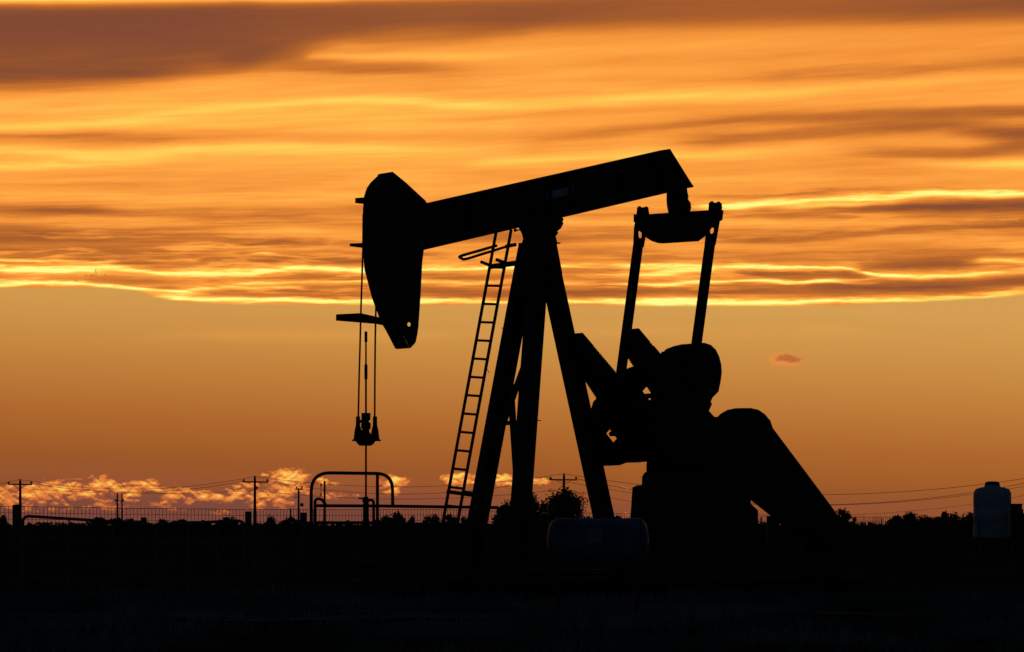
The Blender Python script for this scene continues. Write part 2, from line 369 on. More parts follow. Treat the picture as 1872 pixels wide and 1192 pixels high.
# ------------------------------------------------------------------ mesh helpers
class MB:
    def __init__(s): s.v = []; s.f = []; s.sm = False
    def add(s, vs, fs):
        o = len(s.v); s.v += [tuple(p) for p in vs]; s.f += [tuple(i + o for i in f) for f in fs]
        return s
    def box(s, c, size, R=None):
        hx, hy, hz = size[0] / 2, size[1] / 2, size[2] / 2
        P = [Vector((x, y, z)) for x in (-hx, hx) for y in (-hy, hy) for z in (-hz, hz)]
        if R is not None: P = [R @ p for p in P]
        c = Vector(c)
        return s.add([p + c for p in P], [(0, 1, 3, 2), (4, 6, 7, 5), (0, 4, 5, 1), (2, 3, 7, 6), (0, 2, 6, 4), (1, 5, 7, 3)])
    def bar(s, a, b, w, h, side=None, w2=None, h2=None):
        """rectangular bar from a to b; w along the side vector"""
        a, b = Vector(a), Vector(b); d = (b - a).normalized()
        u = Vector(side) if side is not None else Vector((0, 0, 1))
        u = (u - d * u.dot(d))
        if u.length < 1e-4: u = d.orthogonal()
        u.normalize(); v = d.cross(u)
        w2 = w if w2 is None else w2; h2 = h if h2 is None else h2
        P = []
        for c, ww, hh in ((a, w, h), (b, w2, h2)):
            for i, j in ((-1, -1), (1, -1), (1, 1), (-1, 1)):
                P.append(c + u * (i * ww / 2) + v * (j * hh / 2))
        return s.add(P, [(3, 2, 1, 0), (4, 5, 6, 7), (0, 1, 5, 4), (1, 2, 6, 5), (2, 3, 7, 6), (3, 0, 4, 7)])
    def ibeam(s, a, b, depth, width, side, t=0.02):
        """I section; depth measured along 'up' perpendicular to the side vector"""
        a, b = Vector(a), Vector(b); d = (b - a).normalized(); u = Vector(side).normalized(); up = d.cross(u).normalized()
        s.bar(a, b, t, depth - 2 * t, side=u)
        for k in (-1, 1):
            o = up * (k * (depth - t) / 2)
            s.bar(a + o, b + o, width, t, side=u)
        return s
    def tube(s, pts, r, n=8, caps=True):
        pts = [Vector(p) for p in pts]
        rs = r if isinstance(r, (list, tuple)) else [r] * len(pts)
        prev = None; rings = []
        for i, p in enumerate(pts):
            d = (pts[min(i + 1, len(pts) - 1)] - pts[max(i - 1, 0)]).normalized()
            if prev is None: u = d.orthogonal().normalized()
            else:
                u = prev - d * prev.dot(d); u = u.normalized() if u.length > 1e-6 else d.orthogonal().normalized()
            prev = u; v = d.cross(u)
            rings.append([p + (u * math.cos(2 * math.pi * k / n) + v * math.sin(2 * math.pi * k / n)) * rs[i] for k in range(n)])
        V = [q for ring in rings for q in ring]; F = []
        for i in range(len(pts) - 1):
            for k in range(n):
                a = i * n + k; b = i * n + (k + 1) % n
                F.append((a, b, b + n, a + n))
        if caps: F += [tuple(range(n))[::-1], tuple((len(pts) - 1) * n + k for k in range(n))]
        return s.add(V, F)
    def lathe(s, c, prof, n=24, axis='Z'):
        """prof = [(radius, height)]"""
        c = Vector(c); V = []; F = []
        for r, h in prof:
            for k in range(n):
                a = 2 * math.pi * k / n
                x, y = r * math.cos(a), r * math.sin(a)
                p = Vector((x, y, h)) if axis == 'Z' else (Vector((x, h, y)) if axis == 'Y' else Vector((h, x, y)))
                V.append(c + p)
        for i in range(len(prof) - 1):
            for k in range(n):
                a = i * n + k; b = i * n + (k + 1) % n
                F.append((a, b, b + n, a + n))
        F += [tuple(range(n))[::-1], tuple((len(prof) - 1) * n + k for k in range(n))]
        return s.add(V, F)
    def prism(s, outline, fn, t0, t1, holes=()):
        """extrude a 2D outline (with holes) between t0 and t1; fn(u, v, t) -> 3D"""
        loops = [list(outline)] + [list(h) for h in holes]
        tris = tessellate_polygon([[Vector((u, v, 0)) for u, v in L] for L in loops])
        flat = [p for L in loops for p in L]; N = len(flat)
        V = [fn(u, v, t0) for u, v in flat] + [fn(u, v, t1) for u, v in flat]
        F = [tuple(t) for t in tris] + [tuple(i + N for i in t)[::-1] for t in tris]
        o = 0
        for L in loops:
            n = len(L)
            for i in range(n):
                a, b = o + i, o + (i + 1) % n
                F.append((a, b, b + N, a + N))
            o += n
        return s.add(V, F)
    def build(s, name, mt, parent=None, smooth=False):
        me = bpy.data.meshes.new(name); me.from_pydata(s.v, [], s.f)
        import bmesh
        bm = bmesh.new(); bm.from_mesh(me); bmesh.ops.recalc_face_normals(bm, faces=bm.faces[:]); bm.to_mesh(me); bm.free()
        me.materials.append(mt)
        if smooth:
            for p in me.polygons: p.use_smooth = True
            try: me.set_sharp_from_angle(angle=math.radians(40))
            except Exception: pass
        o = bpy.data.objects.new(name, me); COL.objects.link(o)
        if parent is not None: o.parent = parent
        return o

def tag(o, label=None, cat=None, group=None, kind=None):
    if label: o['label'] = label
    if cat: o['category'] = cat
    if group: o['group'] = group
    if kind: o['kind'] = kind
    return o
def thing(name, loc, label, cat, group=None, rz=0.0):
    o = bpy.data.objects.new(name, None); COL.objects.link(o); o.location = loc; o.rotation_euler = (0, 0, rz)
    return tag(o, label, cat, group)
def at(px, py, D):
    return Vector(((px - CX) / FPX * D, D, EYE + (HY - py) / FPX * D))
def ground_at(px, D):
    return Vector(((px - CX) / FPX * D, D, 0.0))
def arc(pts, r, n=6):
    """round the corners of a polyline"""
    P = [Vector(p) for p in pts]; out = [P[0]]
    for i in range(1, len(P) - 1):
        a, b, c = P[i - 1], P[i], P[i + 1]
        d1 = (a - b); d2 = (c - b); rr = min(r, d1.length * .49, d2.length * .49)
        p, q = b + d1.normalized() * rr, b + d2.normalized() * rr
        for k in range(n + 1):
            t = k / n; out.append(p * (1 - t) ** 2 + b * 2 * t * (1 - t) + q * t * t)
    out.append(P[-1]); return out

# ------------------------------------------------------------------ ground
g = MB()
xs = [-16000, -3000, -600, -120, -40, -20, -12, -6, 0, 6, 12, 20, 40, 120, 600, 3000, 16000]
ys = [-3000, -300, -30, 0, 10, 20, 28, 34, 38, 42, 46, 50, 54, 58, 62, 66, 72, 80, 95, 120, 160, 250, 400, 900, 3000, 30000]
V = []
for y in ys:
    for x in xs:
        z = 0.0
        if 28 < y < 56 and abs(x) < 50: z = 0.05 * math.sin(x * .9 + y * .6) * math.sin(y * .33)
        V.append((x, y, z))
nx = len(xs)
F = [(j * nx + i, j * nx + i + 1, (j + 1) * nx + i + 1, (j + 1) * nx + i) for j in range(len(ys) - 1) for i in range(nx - 1)]
g.add(V, F)
tag(g.build('ground', M['ground']), 'flat dark pasture reaching to the horizon', None, None, 'structure')

# pale caliche lease road between the grass and the gates
g = MB(); RX = [-30 + i * .8 for i in range(76)]
V = [(x, 46.5 + math.sin(x * .5) * 1.2 + random.uniform(-.9, .9), .07) for x in RX] + [(x, 54.5 + math.sin(x * .4 + 1) * .8 + random.uniform(-.8, .8), .055) for x in RX]
g.add(V, [(i, i + 1, len(RX) + i + 1, len(RX) + i) for i in range(len(RX) - 1)])
tag(g.build('road', M['road']), 'pale dirt lease road in front of the gates and tank', None, None, 'structure')

# rough grass in front, one mass
g = MB()
for i in range(26000):
    y = 34 + 28 * random.random() ** .8; x = random.uniform(-1, 1) * y * 0.155
    clump = math.sin(x * 1.7 + 3) * math.sin(y * .8 + x * .5) + random.uniform(-.7, .7)
    if clump < -.1 or random.random() > (y - 30) / 14: continue
    h = random.uniform(.05, .17) * (1.0 + .8 * max(0, clump))
    z0 = 0.05 * math.sin(x * .9 + y * .6) * math.sin(y * .33) - .02
    for k in range(3):
        a = random.uniform(0, math.pi); l = random.uniform(-.06, .06); ox, oy = random.uniform(-.06, .06), random.uniform(-.06, .06)
        w = random.uniform(.008, .02); ca, sa = math.cos(a) * w, math.sin(a) * w * .4
        g.add([(x + ox - ca, y + oy - sa, z0), (x + ox + ca, y + oy + sa, z0), (x + ox + l, y + oy + l * .3, z0 + h)], [(0, 1, 2)])
tag(g.build('grass', M['grass']), 'rough dry grass in the dark foreground', None, None, 'stuff')

# ------------------------------------------------------------------ the pumping unit
TH = math.radians(33)
O = Vector(((985 - CX) / FPX * 60.0, 60.0, 0.0))
A = Vector((-math.cos(TH), -math.sin(TH), 0)); B = Vector((math.sin(TH), -math.cos(TH), 0))
CAMP = Vector((0, 0, EYE))
def ray(px, py): return Vector(((px - CX) / FPX, 1.0, (HY - py) / FPX))
def pl(px, py, l):
    """photo pixel on the plane at lateral offset l -> (s, z) in the unit's own frame"""
    r = ray(px, py); t = (l + (O - CAMP).dot(B)) / r.dot(B); P = CAMP + r * t
    return ((P - O).dot(A), P.z)
def ps(px, py, s):
    r = ray(px, py); t = (s + (O - CAMP).dot(A)) / r.dot(A); P = CAMP + r * t
    return ((P - O).dot(B), P.z)
def L3(px, py, l):
    s_, z_ = pl(px, py, l); return Vector((s_, l, z_))
def side_fn(u, v, t): return (u, t, v)      # outline in (s, z), extruded along l
def front_fn(u, v, t): return (t, u, v)     # outline in (l, z), extruded along s

unit = thing('pump_jack', O, 'tall black oilfield pump jack with its horsehead at the left against the sunset',
             'pump jack', None, math.atan2(A.y, A.x))

# samson post: two front legs, one rear leg, cap, bracing
ZT = 1.25 + (960 - 447) / 110.0
def leg_pts(px0, py0, px1, py1, l0, l1):
    s0, z0 = pl(px0, py0, l0)
    # foot: walk the photo line down to the skid top
    best = None
    for k in range(0, 400):
        t = 1 + k * .004
        x = px0 + (px1 - px0) * t; y = py0 + (py1 - py0) * t
        l = l0 + (l1 - l0) * t
        s_, z_ = pl(x, y, l)
        best = Vector((s_, l, z_))
        if z_ < .30: break
    return Vector((s0, l0, z0)), best
post = bpy.data.objects.new('samson_post', None); COL.objects.link(post); post.parent = unit
fl_t, fl_b = leg_pts(967, 448, 875, 942, -.16, -.62)
nl_t, nl_b = leg_pts(987, 448, 954, 900, .16, .55)
rl_t, rl_b = leg_pts(996, 448, 1103, 942, .0, .0)
for a_, b_ in ((fl_t, fl_b), (nl_t, nl_b)):
    MB().ibeam(a_, b_, .26, .24, (0, 1, 0), .022).build('leg', M['steel'], post)
MB().ibeam(rl_t, rl_b, .26, .26, (0, 1, 0), .022).build('leg', M['steel'], post)
# solid gusset where the legs meet
gp = [(953, 447), (1016, 447), (1030, 505), (1002, 551), (997, 543), (992, 575), (962, 600), (957, 606), (930, 560)]
mb = MB()
mb.prism([pl(x, y, 0) for x, y in [(956, 447), (1012, 447), (1022, 500), (1002, 541), (994, 549), (990, 560), (966, 578), (938, 540)]], side_fn, -.10, .10)
mb.build('gusset', M['steel'], post)
mb = MB(); z_ = ZT
c0 = pl(986, 445, 0)
mb.box((c0[0], 0, c0[1]), (.50, .52, .022)).build('cap_plate', M['steel'], post)
def mid(a_, b_, t): return a_ + (b_ - a_) * t
def tz(a_, b_, z): return (a_.z - z) / (a_.z - b_.z)
z1, z2, z3 = 1.25 + (960 - 648) / 110., 1.25 + (960 - 880) / 110., 1.25 + (960 - 774) / 110.
MB().bar(mid(fl_t, fl_b, tz(fl_t, fl_b, z1)), mid(nl_t, nl_b, tz(nl_t, nl_b, z2 - .7)), .10, .07, side=(0, 1, 0)).build('brace', M['steel'], post)
MB().bar(mid(nl_t, nl_b, tz(nl_t, nl_b, z1)) + Vector((.06, 0, 0)), mid(fl_t, fl_b, tz(fl_t, fl_b, z2)) + Vector((.06, 0, 0)), .09, .07, side=(0, 1, 0)).build('brace', M['steel'], post)
MB().bar(mid(fl_t, fl_b, tz(fl_t, fl_b, z3)), mid(nl_t, nl_b, tz(nl_t, nl_b, z3)), .07, .07, side=(0, 0, 1)).build('brace', M['steel'], post)
# lower plan braces back to the rear leg, close to the ground
MB().bar(mid(fl_t, fl_b, .97), mid(rl_t, rl_b, .97), .1, .08, side=(0, 0, 1)).build('brace', M['steel'], post)
MB().bar(mid(nl_t, nl_b, .97), mid(rl_t, rl_b, .97), .1, .08, side=(0, 0, 1)).build('brace', M['steel'], post)
# small step bolts sticking out of the legs
for px, py, l in ((921, 600, -.2), (984, 769, .45)):
    p = L3(px, py, l); mb = MB(); mb.tube([p + Vector((.04, 0, 0)), p - Vector((.05, 0, 0))], .008, 6); mb.build('bolt', M['bolt'], post)

# saddle bearing
mb = MB()
sad = [(953, 410), (1018, 394), (1022, 410), (1018, 418), (1011, 424), (1013, 427), (1008, 433), (1011, 444), (961, 445), (964, 436), (962, 427)]
mb.prism([pl(x, y, .0) for x, y in sad], side_fn, -.13, .13)
mb.build('saddle_bearing', M['cast'], unit)
for (x0, y0), (x1, y1) in (((958, 420), (942, 421)), ((1010, 404), (1027, 401))):
    p, q = L3(x0, y0, .1), L3(x1, y1, .1)
    mb = MB(); mb.tube([p, q], .012, 8); mb.tube([q + (p - q) * .12, q - (p - q) * .1], .026, 8); mb.build('bearing_bolt', M['bolt'], unit)

# walking beam
BW = .14
bo = [(770, 374.5), (1225, 272), (1268, 341), (1255, 344.5), (1218, 353), (765, 459.5)]
bl = [pl(x, y, BW) for x, y in bo]
mb = MB()
web = bl
mb.prism(web, side_fn, -.012, .012)
def strip(mb, p, q, th, l0, l1, inward):
    p, q = Vector((p[0], 0, p[1])), Vector((q[0], 0, q[1])); d = (q - p).normalized(); n = Vector((-d.z, 0, d.x)) * inward * th
    P = [p, q, q + n, p + n]
    V = [(v.x, l0, v.z) for v in P] + [(v.x, l1, v.z) for v in P]
    mb.add(V, [(0, 1, 2, 3), (7, 6, 5, 4), (0, 4, 5, 1), (1, 5, 6, 2), (2, 6, 7, 3), (3, 7, 4, 0)])
def inside(p, q):
    c = (sum(v[0] for v in bl) / len(bl), sum(v[1] for v in bl) / len(bl))
    d = (q[0] - p[0], q[1] - p[1]); n = (-d[1], d[0])
    return 1 if n[0] * (c[0] - p[0]) + n[1] * (c[1] - p[1]) > 0 else -1
for i, j in ((0, 1), (1, 2), (3, 5), (2, 3)):
    strip(mb, bl[i], bl[j], .028, -BW, BW, inside(bl[i], bl[j]))
# web stiffeners
for k in (.03, .2, .42, .5, .58, .78, .93):
    tp = Vector((bl[0][0] + (bl[1][0] - bl[0][0]) * k, 0, bl[0][1] + (bl[1][1] - bl[0][1]) * k))
    bt = Vector((bl[5][0] + (bl[3][0] - bl[5][0]) * k, 0, bl[5][1] + (bl[3][1] - bl[5][1]) * k))
    mb.bar(tp + (bt - tp) * .04, tp + (bt - tp) * .96, .018, BW * 1.9, side=(1, 0, 0))
mb.build('walking_beam', M['steel'], unit)
npl = MB(); q4 = [pl(x, y, .03) for x, y in ((999, 351), (1047, 340), (1047, 354), (1000, 365))]
npl.prism(q4, side_fn, .03, .045)
o = npl.build('name_plate', M['plate'], unit); o['label'] = 'pale worn plate on the side of the walking beam'

# horsehead: two cheek plates, curved face, top plates
HW = .225
def H(x, y): return pl(x, y, HW)
near = [(704, 331), (697, 341), (692, 356), (690, 380), (690, 452), (693, 490), (706, 540), (723, 586), (733, 603), (749, 634), (753, 634), (760, 626), (763, 612), (765, 598),
        (769, 540), (772, 480), (775, 456), (785, 375), (779, 369), (741, 334), (718, 315.5), (716, 320)]
cheek = [H(x, y) for x, y in near]
hole = [H(748.3 + 3.7 * math.cos(a * math.pi / 6), 593 + 4.2 * math.sin(a * math.pi / 6)) for a in range(12)]
head = bpy.data.objects.new('horsehead', None); COL.objects.link(head); head.parent = unit
MB().prism(cheek, side_fn, HW - .022, HW, [hole]).build('cheek_plate', M['steel'], head)
MB().prism(cheek, side_fn, -HW, -HW + .022).build('cheek_plate', M['steel'], head)
mb = MB()
face = [H(x, y) for x, y in near[:10]] + [H(753, 634)]
for i in range(len(face) - 1):
    strip(mb, face[i], face[i + 1], .02, -HW + .023, HW - .023, 1 if True else -1)
mb.build('curved_face', M['steel'], head)
mb = MB()
topf = [H(x, y) for x, y in ((704, 331), (716, 320), (718, 315.5), (741, 334), (779, 369))]
for i in range(len(topf) - 1): strip(mb, topf[i], topf[i + 1], .02, -HW + .023, HW - .023, -1)
mb.build('top_plate', M['steel'], head)
mb = MB()
# inner ribs
p, q = H(700, 520), H(768, 545); strip(mb, p, q, .02, -HW + .024, HW - .024, 1); mb.build('rib', M['steel'], head); mb = MB()
# the hinge housing that takes the end of the beam
hb = [H(x, y) for x, y in ((755, 350), (779, 370), (784, 375), (777, 452), (772, 462), (748, 462))]
mb.prism(hb, side_fn, -HW + .024, HW - .024)
mb.build('hinge_housing', M['steel'], head)
# wireline keepers across the face, and the long guard bar
for pts, l0, l1 in (([(651, 362), (664, 361), (700, 360), (700, 374), (668, 373), (651, 371)], -.21, -.15),
                    ([(641, 445), (660, 444.5), (700, 444), (700, 453), (664, 453), (656, 452), (641, 450)], -.21, -.16)):
    mb = MB(); mb.prism([pl(x, y, -.18) for x, y in pts], side_fn, l0, l1); mb.build('cable_keeper', M['steel'], head)
mb = MB(); mb.prism([pl(x, y, .0) for x, y in ((617, 574.5), (658, 572.5), (664, 574), (705, 583), (712, 595), (703, 594.5), (690, 592), (617, 586))], side_fn, -.05, .03)
mb.build('guard_bar', M['steel'], head)

# bridle: two wire ropes, carrier bar, clamps and polished rod
brid = bpy.data.objects.new('bridle', None); COL.objects.link(brid); brid.parent = unit
cl = -.235; cr_ = .235
lc = [(667, 372), (664, 395), (663.5, 452), (662, 500), (660, 560), (658.5, 620), (656.5, 690), (655, 765)]
lc3 = [L3(x, y, cl) for x, y in lc]
rc3 = [L3(x, y, cr_) for x, y in [(688, 470), (688, 520), (687, 570), (686, 620), (685.3, 690), (685, 765)]]
MB().tube(lc3, .015, 8).build('wire_rope', M['cable'], brid)
MB().tube(rc3, .015, 8).build('wire_rope', M['cable'], brid)
for l_, px in ((cl, 654.5), (cr_, 685.5)):
    t0 = L3(px, 761, l_); t1 = L3(px, 803, l_)
    h = t0.z - t1.z
    mb = MB(); mb.lathe((t1.x, l_, t1.z), [(.095, -.03), (.10, -.015), (.072, .005), (.058, h * .35), (.036, h * .62), (.034, h * .98), (.02, h)], 14)
    mb.build('rope_socket', M['cast'], brid)
rx = (L3(669, 700, 0)).x
zc = L3(669, 803, 0).z
mb = MB()
cb = [ps(x, y, rx) for x, y in ((653, 796), (686, 794), (685, 805), (680, 807), (677, 812), (672, 815), (663, 815), (659, 811), (656, 807), (653, 806))]
mb.prism(cb, front_fn, rx - .06, rx + .06); mb.build('carrier_bar', M['cast'], brid)
mb = MB()
zt = L3(669, 755, 0).z
mb.lathe((rx, .0, zc), [(.075, 0), (.078, .1), (.055, .115), (.055, .16), (.078, .17), (.078, .26), (.05, .275), (.05, .30), (.074, .31), (.074, zt - zc)], 14)
mb.box((rx + .03, -.05, zc + .13), (.05, .09, .05)); mb.box((rx + .03, -.05, zc + .29), (.05, .09, .05))
mb.build('rod_clamp', M['cast'], brid)
z606, z626, z668, z692 = (L3(669, y, 0).z for y in (606, 626, 668, 692))
mb = MB(); mb.lathe((rx, 0, 0), [(.016, .9), (.016, z692 - .02), (.026, z692), (.026, z668), (.014, z668 + .03), (.013, z626), (.024, z626 + .01), (.024, z606)], 10)
mb.build('polished_rod', M['bolt'], brid)

# tail bearing and equaliser
SE = pl(1242, 400, 0)[0]
mb = MB()
hub = [ps(x, y, SE) for x, y in ((1228, 325), (1246, 325), (1248, 350), (1250, 358), (1249, 364), (1254, 370), (1255, 380), (1251, 392), (1231, 392), (1228, 378), (1227, 366))]
mb.prism(hub, front_fn, SE - .10, SE + .10)
mb.lathe((SE, 0, ps(1242, 372, SE)[1]), [(.07, -.17), (.11, -.16), (.11, .14), (.07, .15)], 20, axis='Y')
mb.build('tail_bearing', M['cast'], unit)
for dx_ in (-.12, .10):
    p = Vector((SE + dx_, .06, ps(1242, 358, SE)[1])); mb = MB(); mb.tube([p, p - Vector((0, 0, .14))], .02, 6); mb.build('bearing_bolt', M['bolt'], unit)
eq = [ps(x, y, SE) for x, y in ((1163, 392), (1187, 392), (1242, 388), (1300, 384.5), (1318, 384), (1316, 402), (1294, 414), (1289, 428), (1272, 441), (1208, 445), (1196, 441), (1182, 432), (1179, 414), (1163, 406))]
mb = MB(); mb.prism(eq, front_fn, SE - .055, SE + .055)
mb.build('equalizer', M['steel'], unit)

# cranks, counterweights, pitmans
LC, CT = .83, .155          # crank centre plane, half thickness
def nf(x, y): return pl(x, y, LC + CT)          # pixels traced on the near crank's outer face
shaft = Vector(nf(1262, 745)); tip = Vector(nf(1156, 607))
def teeth(p, q, n, d):
    """rack teeth along an edge"""
    p, q = Vector(p), Vector(q); e = (q - p); nn = Vector((-e.y, e.x)).normalized() * d; out = []
    for k in range(n):
        out += [p + e * (k / n), p + e * ((k + .5) / n) + nn, p + e * ((k + .55) / n)]
    out.append(q); return [tuple(v) for v in out]
e1a, e1b, e1c = nf(1168, 600), nf(1189, 625), nf(1300, 757)
e2a, e2b, e2c = nf(1143, 615), nf(1192, 697), nf(1238, 765)
arm = [nf(1160, 602), e1a] + teeth(e1b, e1c, 34, .028) + [nf(1300, 790), nf(1290, 841), nf(1268, 843), nf(1258, 833), nf(1249, 790), e2c] + teeth(nf(1230, 750), nf(1167, 654), 26, .028) + [nf(1152, 630)]
ax = (shaft - tip).normalized(); an = Vector((-ax.y, ax.x))
wt_px = [(1196, 632), (1213, 652.5), (1217, 648.5), (1223, 646.5), (1226, 646), (1229, 641.5), (1233, 641), (1236, 637), (1250, 631.5), (1265, 628), (1288, 626.5), (1300, 630.5), (1309, 639),
         (1315, 651), (1319, 666), (1320, 681), (1318, 697), (1314, 716), (1303, 727), (1300, 734), (1302, 739), (1296, 752)]
wt = [Vector(nf(x, y)) for x, y in wt_px]
# close along the arm
def mirror(p):
    r = Vector(p) - shaft; return shaft + ax * r.dot(ax) - an * r.dot(an)
slot_c = mirror(pl(1118 + 100, 791, LC + CT)) if False else None
def slot_at(px, py, lface, w=.10, h=.24, ang=None):
    c = Vector(pl(px, py, lface)); d = ax * h / 2; n = an * w / 2
    return [tuple(c - d - n), tuple(c + d - n), tuple(c + d + n), tuple(c - d + n)]
wll = [Vector(nf(x, y)) for x, y in ((1213, 718), (1203, 728), (1199, 741), (1198, 760), (1200, 790), (1204, 812), (1211, 832), (1221, 849), (1240, 848), (1256, 842), (1262, 836), (1256, 800), (1238, 765))]
def shifted(P, ax_, dx_, dy_):
    """slide an outline traced on the near crank by whole photo pixels"""
    k_ = 1.0 / 110.0
    return [Vector((p[0] - dx_ / (110.0 * math.cos(TH)), p[1] - dy_ * k_)) for p in P]
for sgn, uoff, loff in ((1, (0, 0), (10, 2)), (-1, (27, 30), (0, 0))):
    lc_ = LC * sgn
    ck = bpy.data.objects.new('crank', None); COL.objects.link(ck); ck.parent = unit
    MB().prism(arm, side_fn, lc_ - CT, lc_ + CT).build('crank_arm', M['cast'], ck)
    up, lw = shifted(wt, ax, *uoff), shifted(wll, ax, *loff)
    h0, h1 = (lc_ - CT + .01, lc_ + CT - .005) if sgn > 0 else (lc_ - .10, lc_ + .10)
    su = [slot_at(1186, 718, lc_, .26, .30)] if sgn < 0 else []
    sl = [slot_at(1118, 797, lc_, .20, .30)] if sgn < 0 else []
    MB().prism([tuple(p) for p in up], side_fn, h0, h1, su).build('counterweight', M['cast'], ck)
    MB().prism([tuple(p) for p in lw], side_fn, h0, h1, sl).build('counterweight', M['cast'], ck)
    for c in (Vector(nf(1255, 655)) + (up[0] - wt[0]), shaft):
        mb = MB(); mb.lathe((c.x, lc_, c.y), [(.05, -CT - .03), (.05, CT + .03)], 12, axis='Y'); mb.build('bolt', M['bolt'], ck)
    if sgn < 0:                                  # clamp bolts showing in the slots
        for px, py in ((1184, 724), (1123, 793)):
            c = L3(px, py, lc_); mb = MB(); mb.lathe((c.x, lc_, c.z), [(.045, -.1), (.045, .1)], 10, axis='Y'); mb.build('bolt', M['bolt'], ck)
# pitman arms with their top brackets
def pitman(lp, top, bot, brk, hol):
    pt = bpy.data.objects.new('pitman_arm', None); COL.objects.link(pt); pt.parent = unit
    a_ = L3(top[0], top[1], lp); b_ = L3(bot[0], bot[1], lp)
    MB().bar(a_, b_, .125, .13, side=(1, 0, 0)).build('bar', M['steel'], pt)
    mb = MB(); mb.prism([pl(x, y, lp) for x, y in brk], side_fn, lp - .02, lp + .02, [[pl(x, y, lp) for x, y in hol]])
    mb.build('bracket', M['cast'], pt)
    for dx_ in (-.07, .07):
        p = L3((brk[0][0] + brk[1][0]) / 2, brk[0][1], lp) + Vector((dx_, 0, -.03)); mb = MB(); mb.tube([p, p + Vector((0, 0, .045))], .03, 6); mb.build('bolt', M['bolt'], pt)
    mb = MB(); mb.lathe((b_.x, lp, b_.z), [(.08, -.10), (.11, -.09), (.11, .09), (.08, .10)], 18, axis='Y'); mb.build('wrist_pin', M['cast'], pt)
LP = 1.09
pitman(-LP, (1167, 445), (1134, 692), [(1166, 379), (1184, 379), (1186, 392), (1184, 420), (1179, 434), (1176, 452), (1158.5, 452), (1160, 416), (1164, 396)],
       [(1166, 424), (1169.5, 421.5), (1174, 426), (1174, 434), (1168.5, 437), (1166.5, 432)])
pitman(LP, (1298, 445), (1265, 690), [(1297, 370), (1318, 371), (1319, 380), (1312, 421), (1307, 448), (1289, 448), (1291, 429), (1296, 390)],
       [(1297, 421), (1301, 415.5), (1306, 417), (1306, 424), (1302, 428), (1297.5, 427)])

# gear reducer on its pedestal
red = bpy.data.objects.new('gear_reducer', None); COL.objects.link(red); red.parent = unit
GW = .50
def gf(x, y): return pl(x, y, GW)
rc = [(1260, 722), (1272, 708), (1285, 735), (1297, 752), (1306, 762), (1372, 762), (1384, 800), (1386, 850), (1376, 884), (1244, 884), (1244, 850), (1250, 760)]
MB().prism([gf(x, y) for x, y in rc], side_fn, -GW, GW).build('housing', M['cast'], red)
mb = MB(); mb.lathe((shaft.x, 0, shaft.y), [(.11, -LC), (.11, LC)], 20, axis='Y'); mb.build('crank_shaft', M['bolt'], red)
ped = [(1233, 870), (1238, 862), (1372, 862), (1373, 921), (1386, 933), (1388, 1085), (1214, 1085), (1214, 905), (1232, 898)]
MB().prism([gf(x, y) for x, y in ped], side_fn, -GW + .05, GW - .003).build('pedestal', M['steel'], red)
mb = MB()
for p_, q_ in (((1222, 892), (1204, 1086)),):
    pass
bx = [gf(x, y) for x, y in ((1217, 890), (1226, 886), (1232, 895), (1235, 1085), (1204, 1085))]
mb.prism(bx, side_fn, -GW + .02, GW - .02).build('brake_housing', M['steel'], red)

# belt guard and electric motor at the back
BG = -.62
bgp = [(1318, 764), (1326, 756), (1338, 749), (1352, 746), (1372, 746), (1385, 749), (1397, 757), (1407, 769), (1412, 783), (1466, 855), (1519, 926), (1545, 962), (1552, 985), (1545, 1008), (1520, 1018), (1490, 1005), (1420, 945), (1373, 908), (1340, 880), (1318, 850), (1308, 810)]
mb = MB(); mb.prism([pl(x + 0, y, BG) for x, y in bgp], side_fn, BG - .14, BG + .02)
mb.build('belt_guard', M['belt'], unit)
mb = MB(); mb.tube([L3(1404, 771, BG - .14), L3(1404, 771, BG + .06)], .05, 10); mb.build('bolt', M['bolt'], unit)
mo = L3(1500, 985, -.2); mo.y = -.15
mot = bpy.data.objects.new('electric_motor', None); COL.objects.link(mot); mot.parent = unit
mb = MB(); mb.lathe((mo.x, mo.y, mo.z), [(.12, -.36), (.20, -.33), (.22, -.28), (.22, .28), (.20, .33), (.1, .36)], 24, axis='Y')
for k in range(12):
    a = k * math.pi / 6; mb.bar((mo.x + math.cos(a) * .23, mo.y - .26, mo.z + math.sin(a) * .23), (mo.x + math.cos(a) * .23, mo.y + .26, mo.z + math.sin(a) * .23), .03, .015, side=(math.cos(a), 0, math.sin(a)))
mb.build('motor_body', M['cast'], mot)
MB().box((mo.x, mo.y, .30 + (mo.z - .52) / 2), (.55, .6, mo.z - .50)).build('motor_stand', M['steel'], mot)
# skid
sk = bpy.data.objects.new('skid', None); COL.objects.link(sk); sk.parent = unit
for l_ in (-.62, .62):
    MB().ibeam((1.9, l_, .16), (mo.x - .5, l_, .16), .30, .18, (0, 1, 0), .02).build('rail', M['skid'], sk)
for s_ in (1.85, 1.0, 0, -1.0, -1.9, -2.8, -3.8, mo.x - .4):
    mb = MB(); mb.bar((s_, -.54, .16), (s_, .54, .16), .14, .22, side=(1, 0, 0)); mb.build('cross_member', M['skid'], sk)
MB().box(((1.7 + mo.x) / 2, 0, .0), (abs(mo.x) + 3.2, 1.9, .06)).build('concrete_pad', M['skid'], sk)

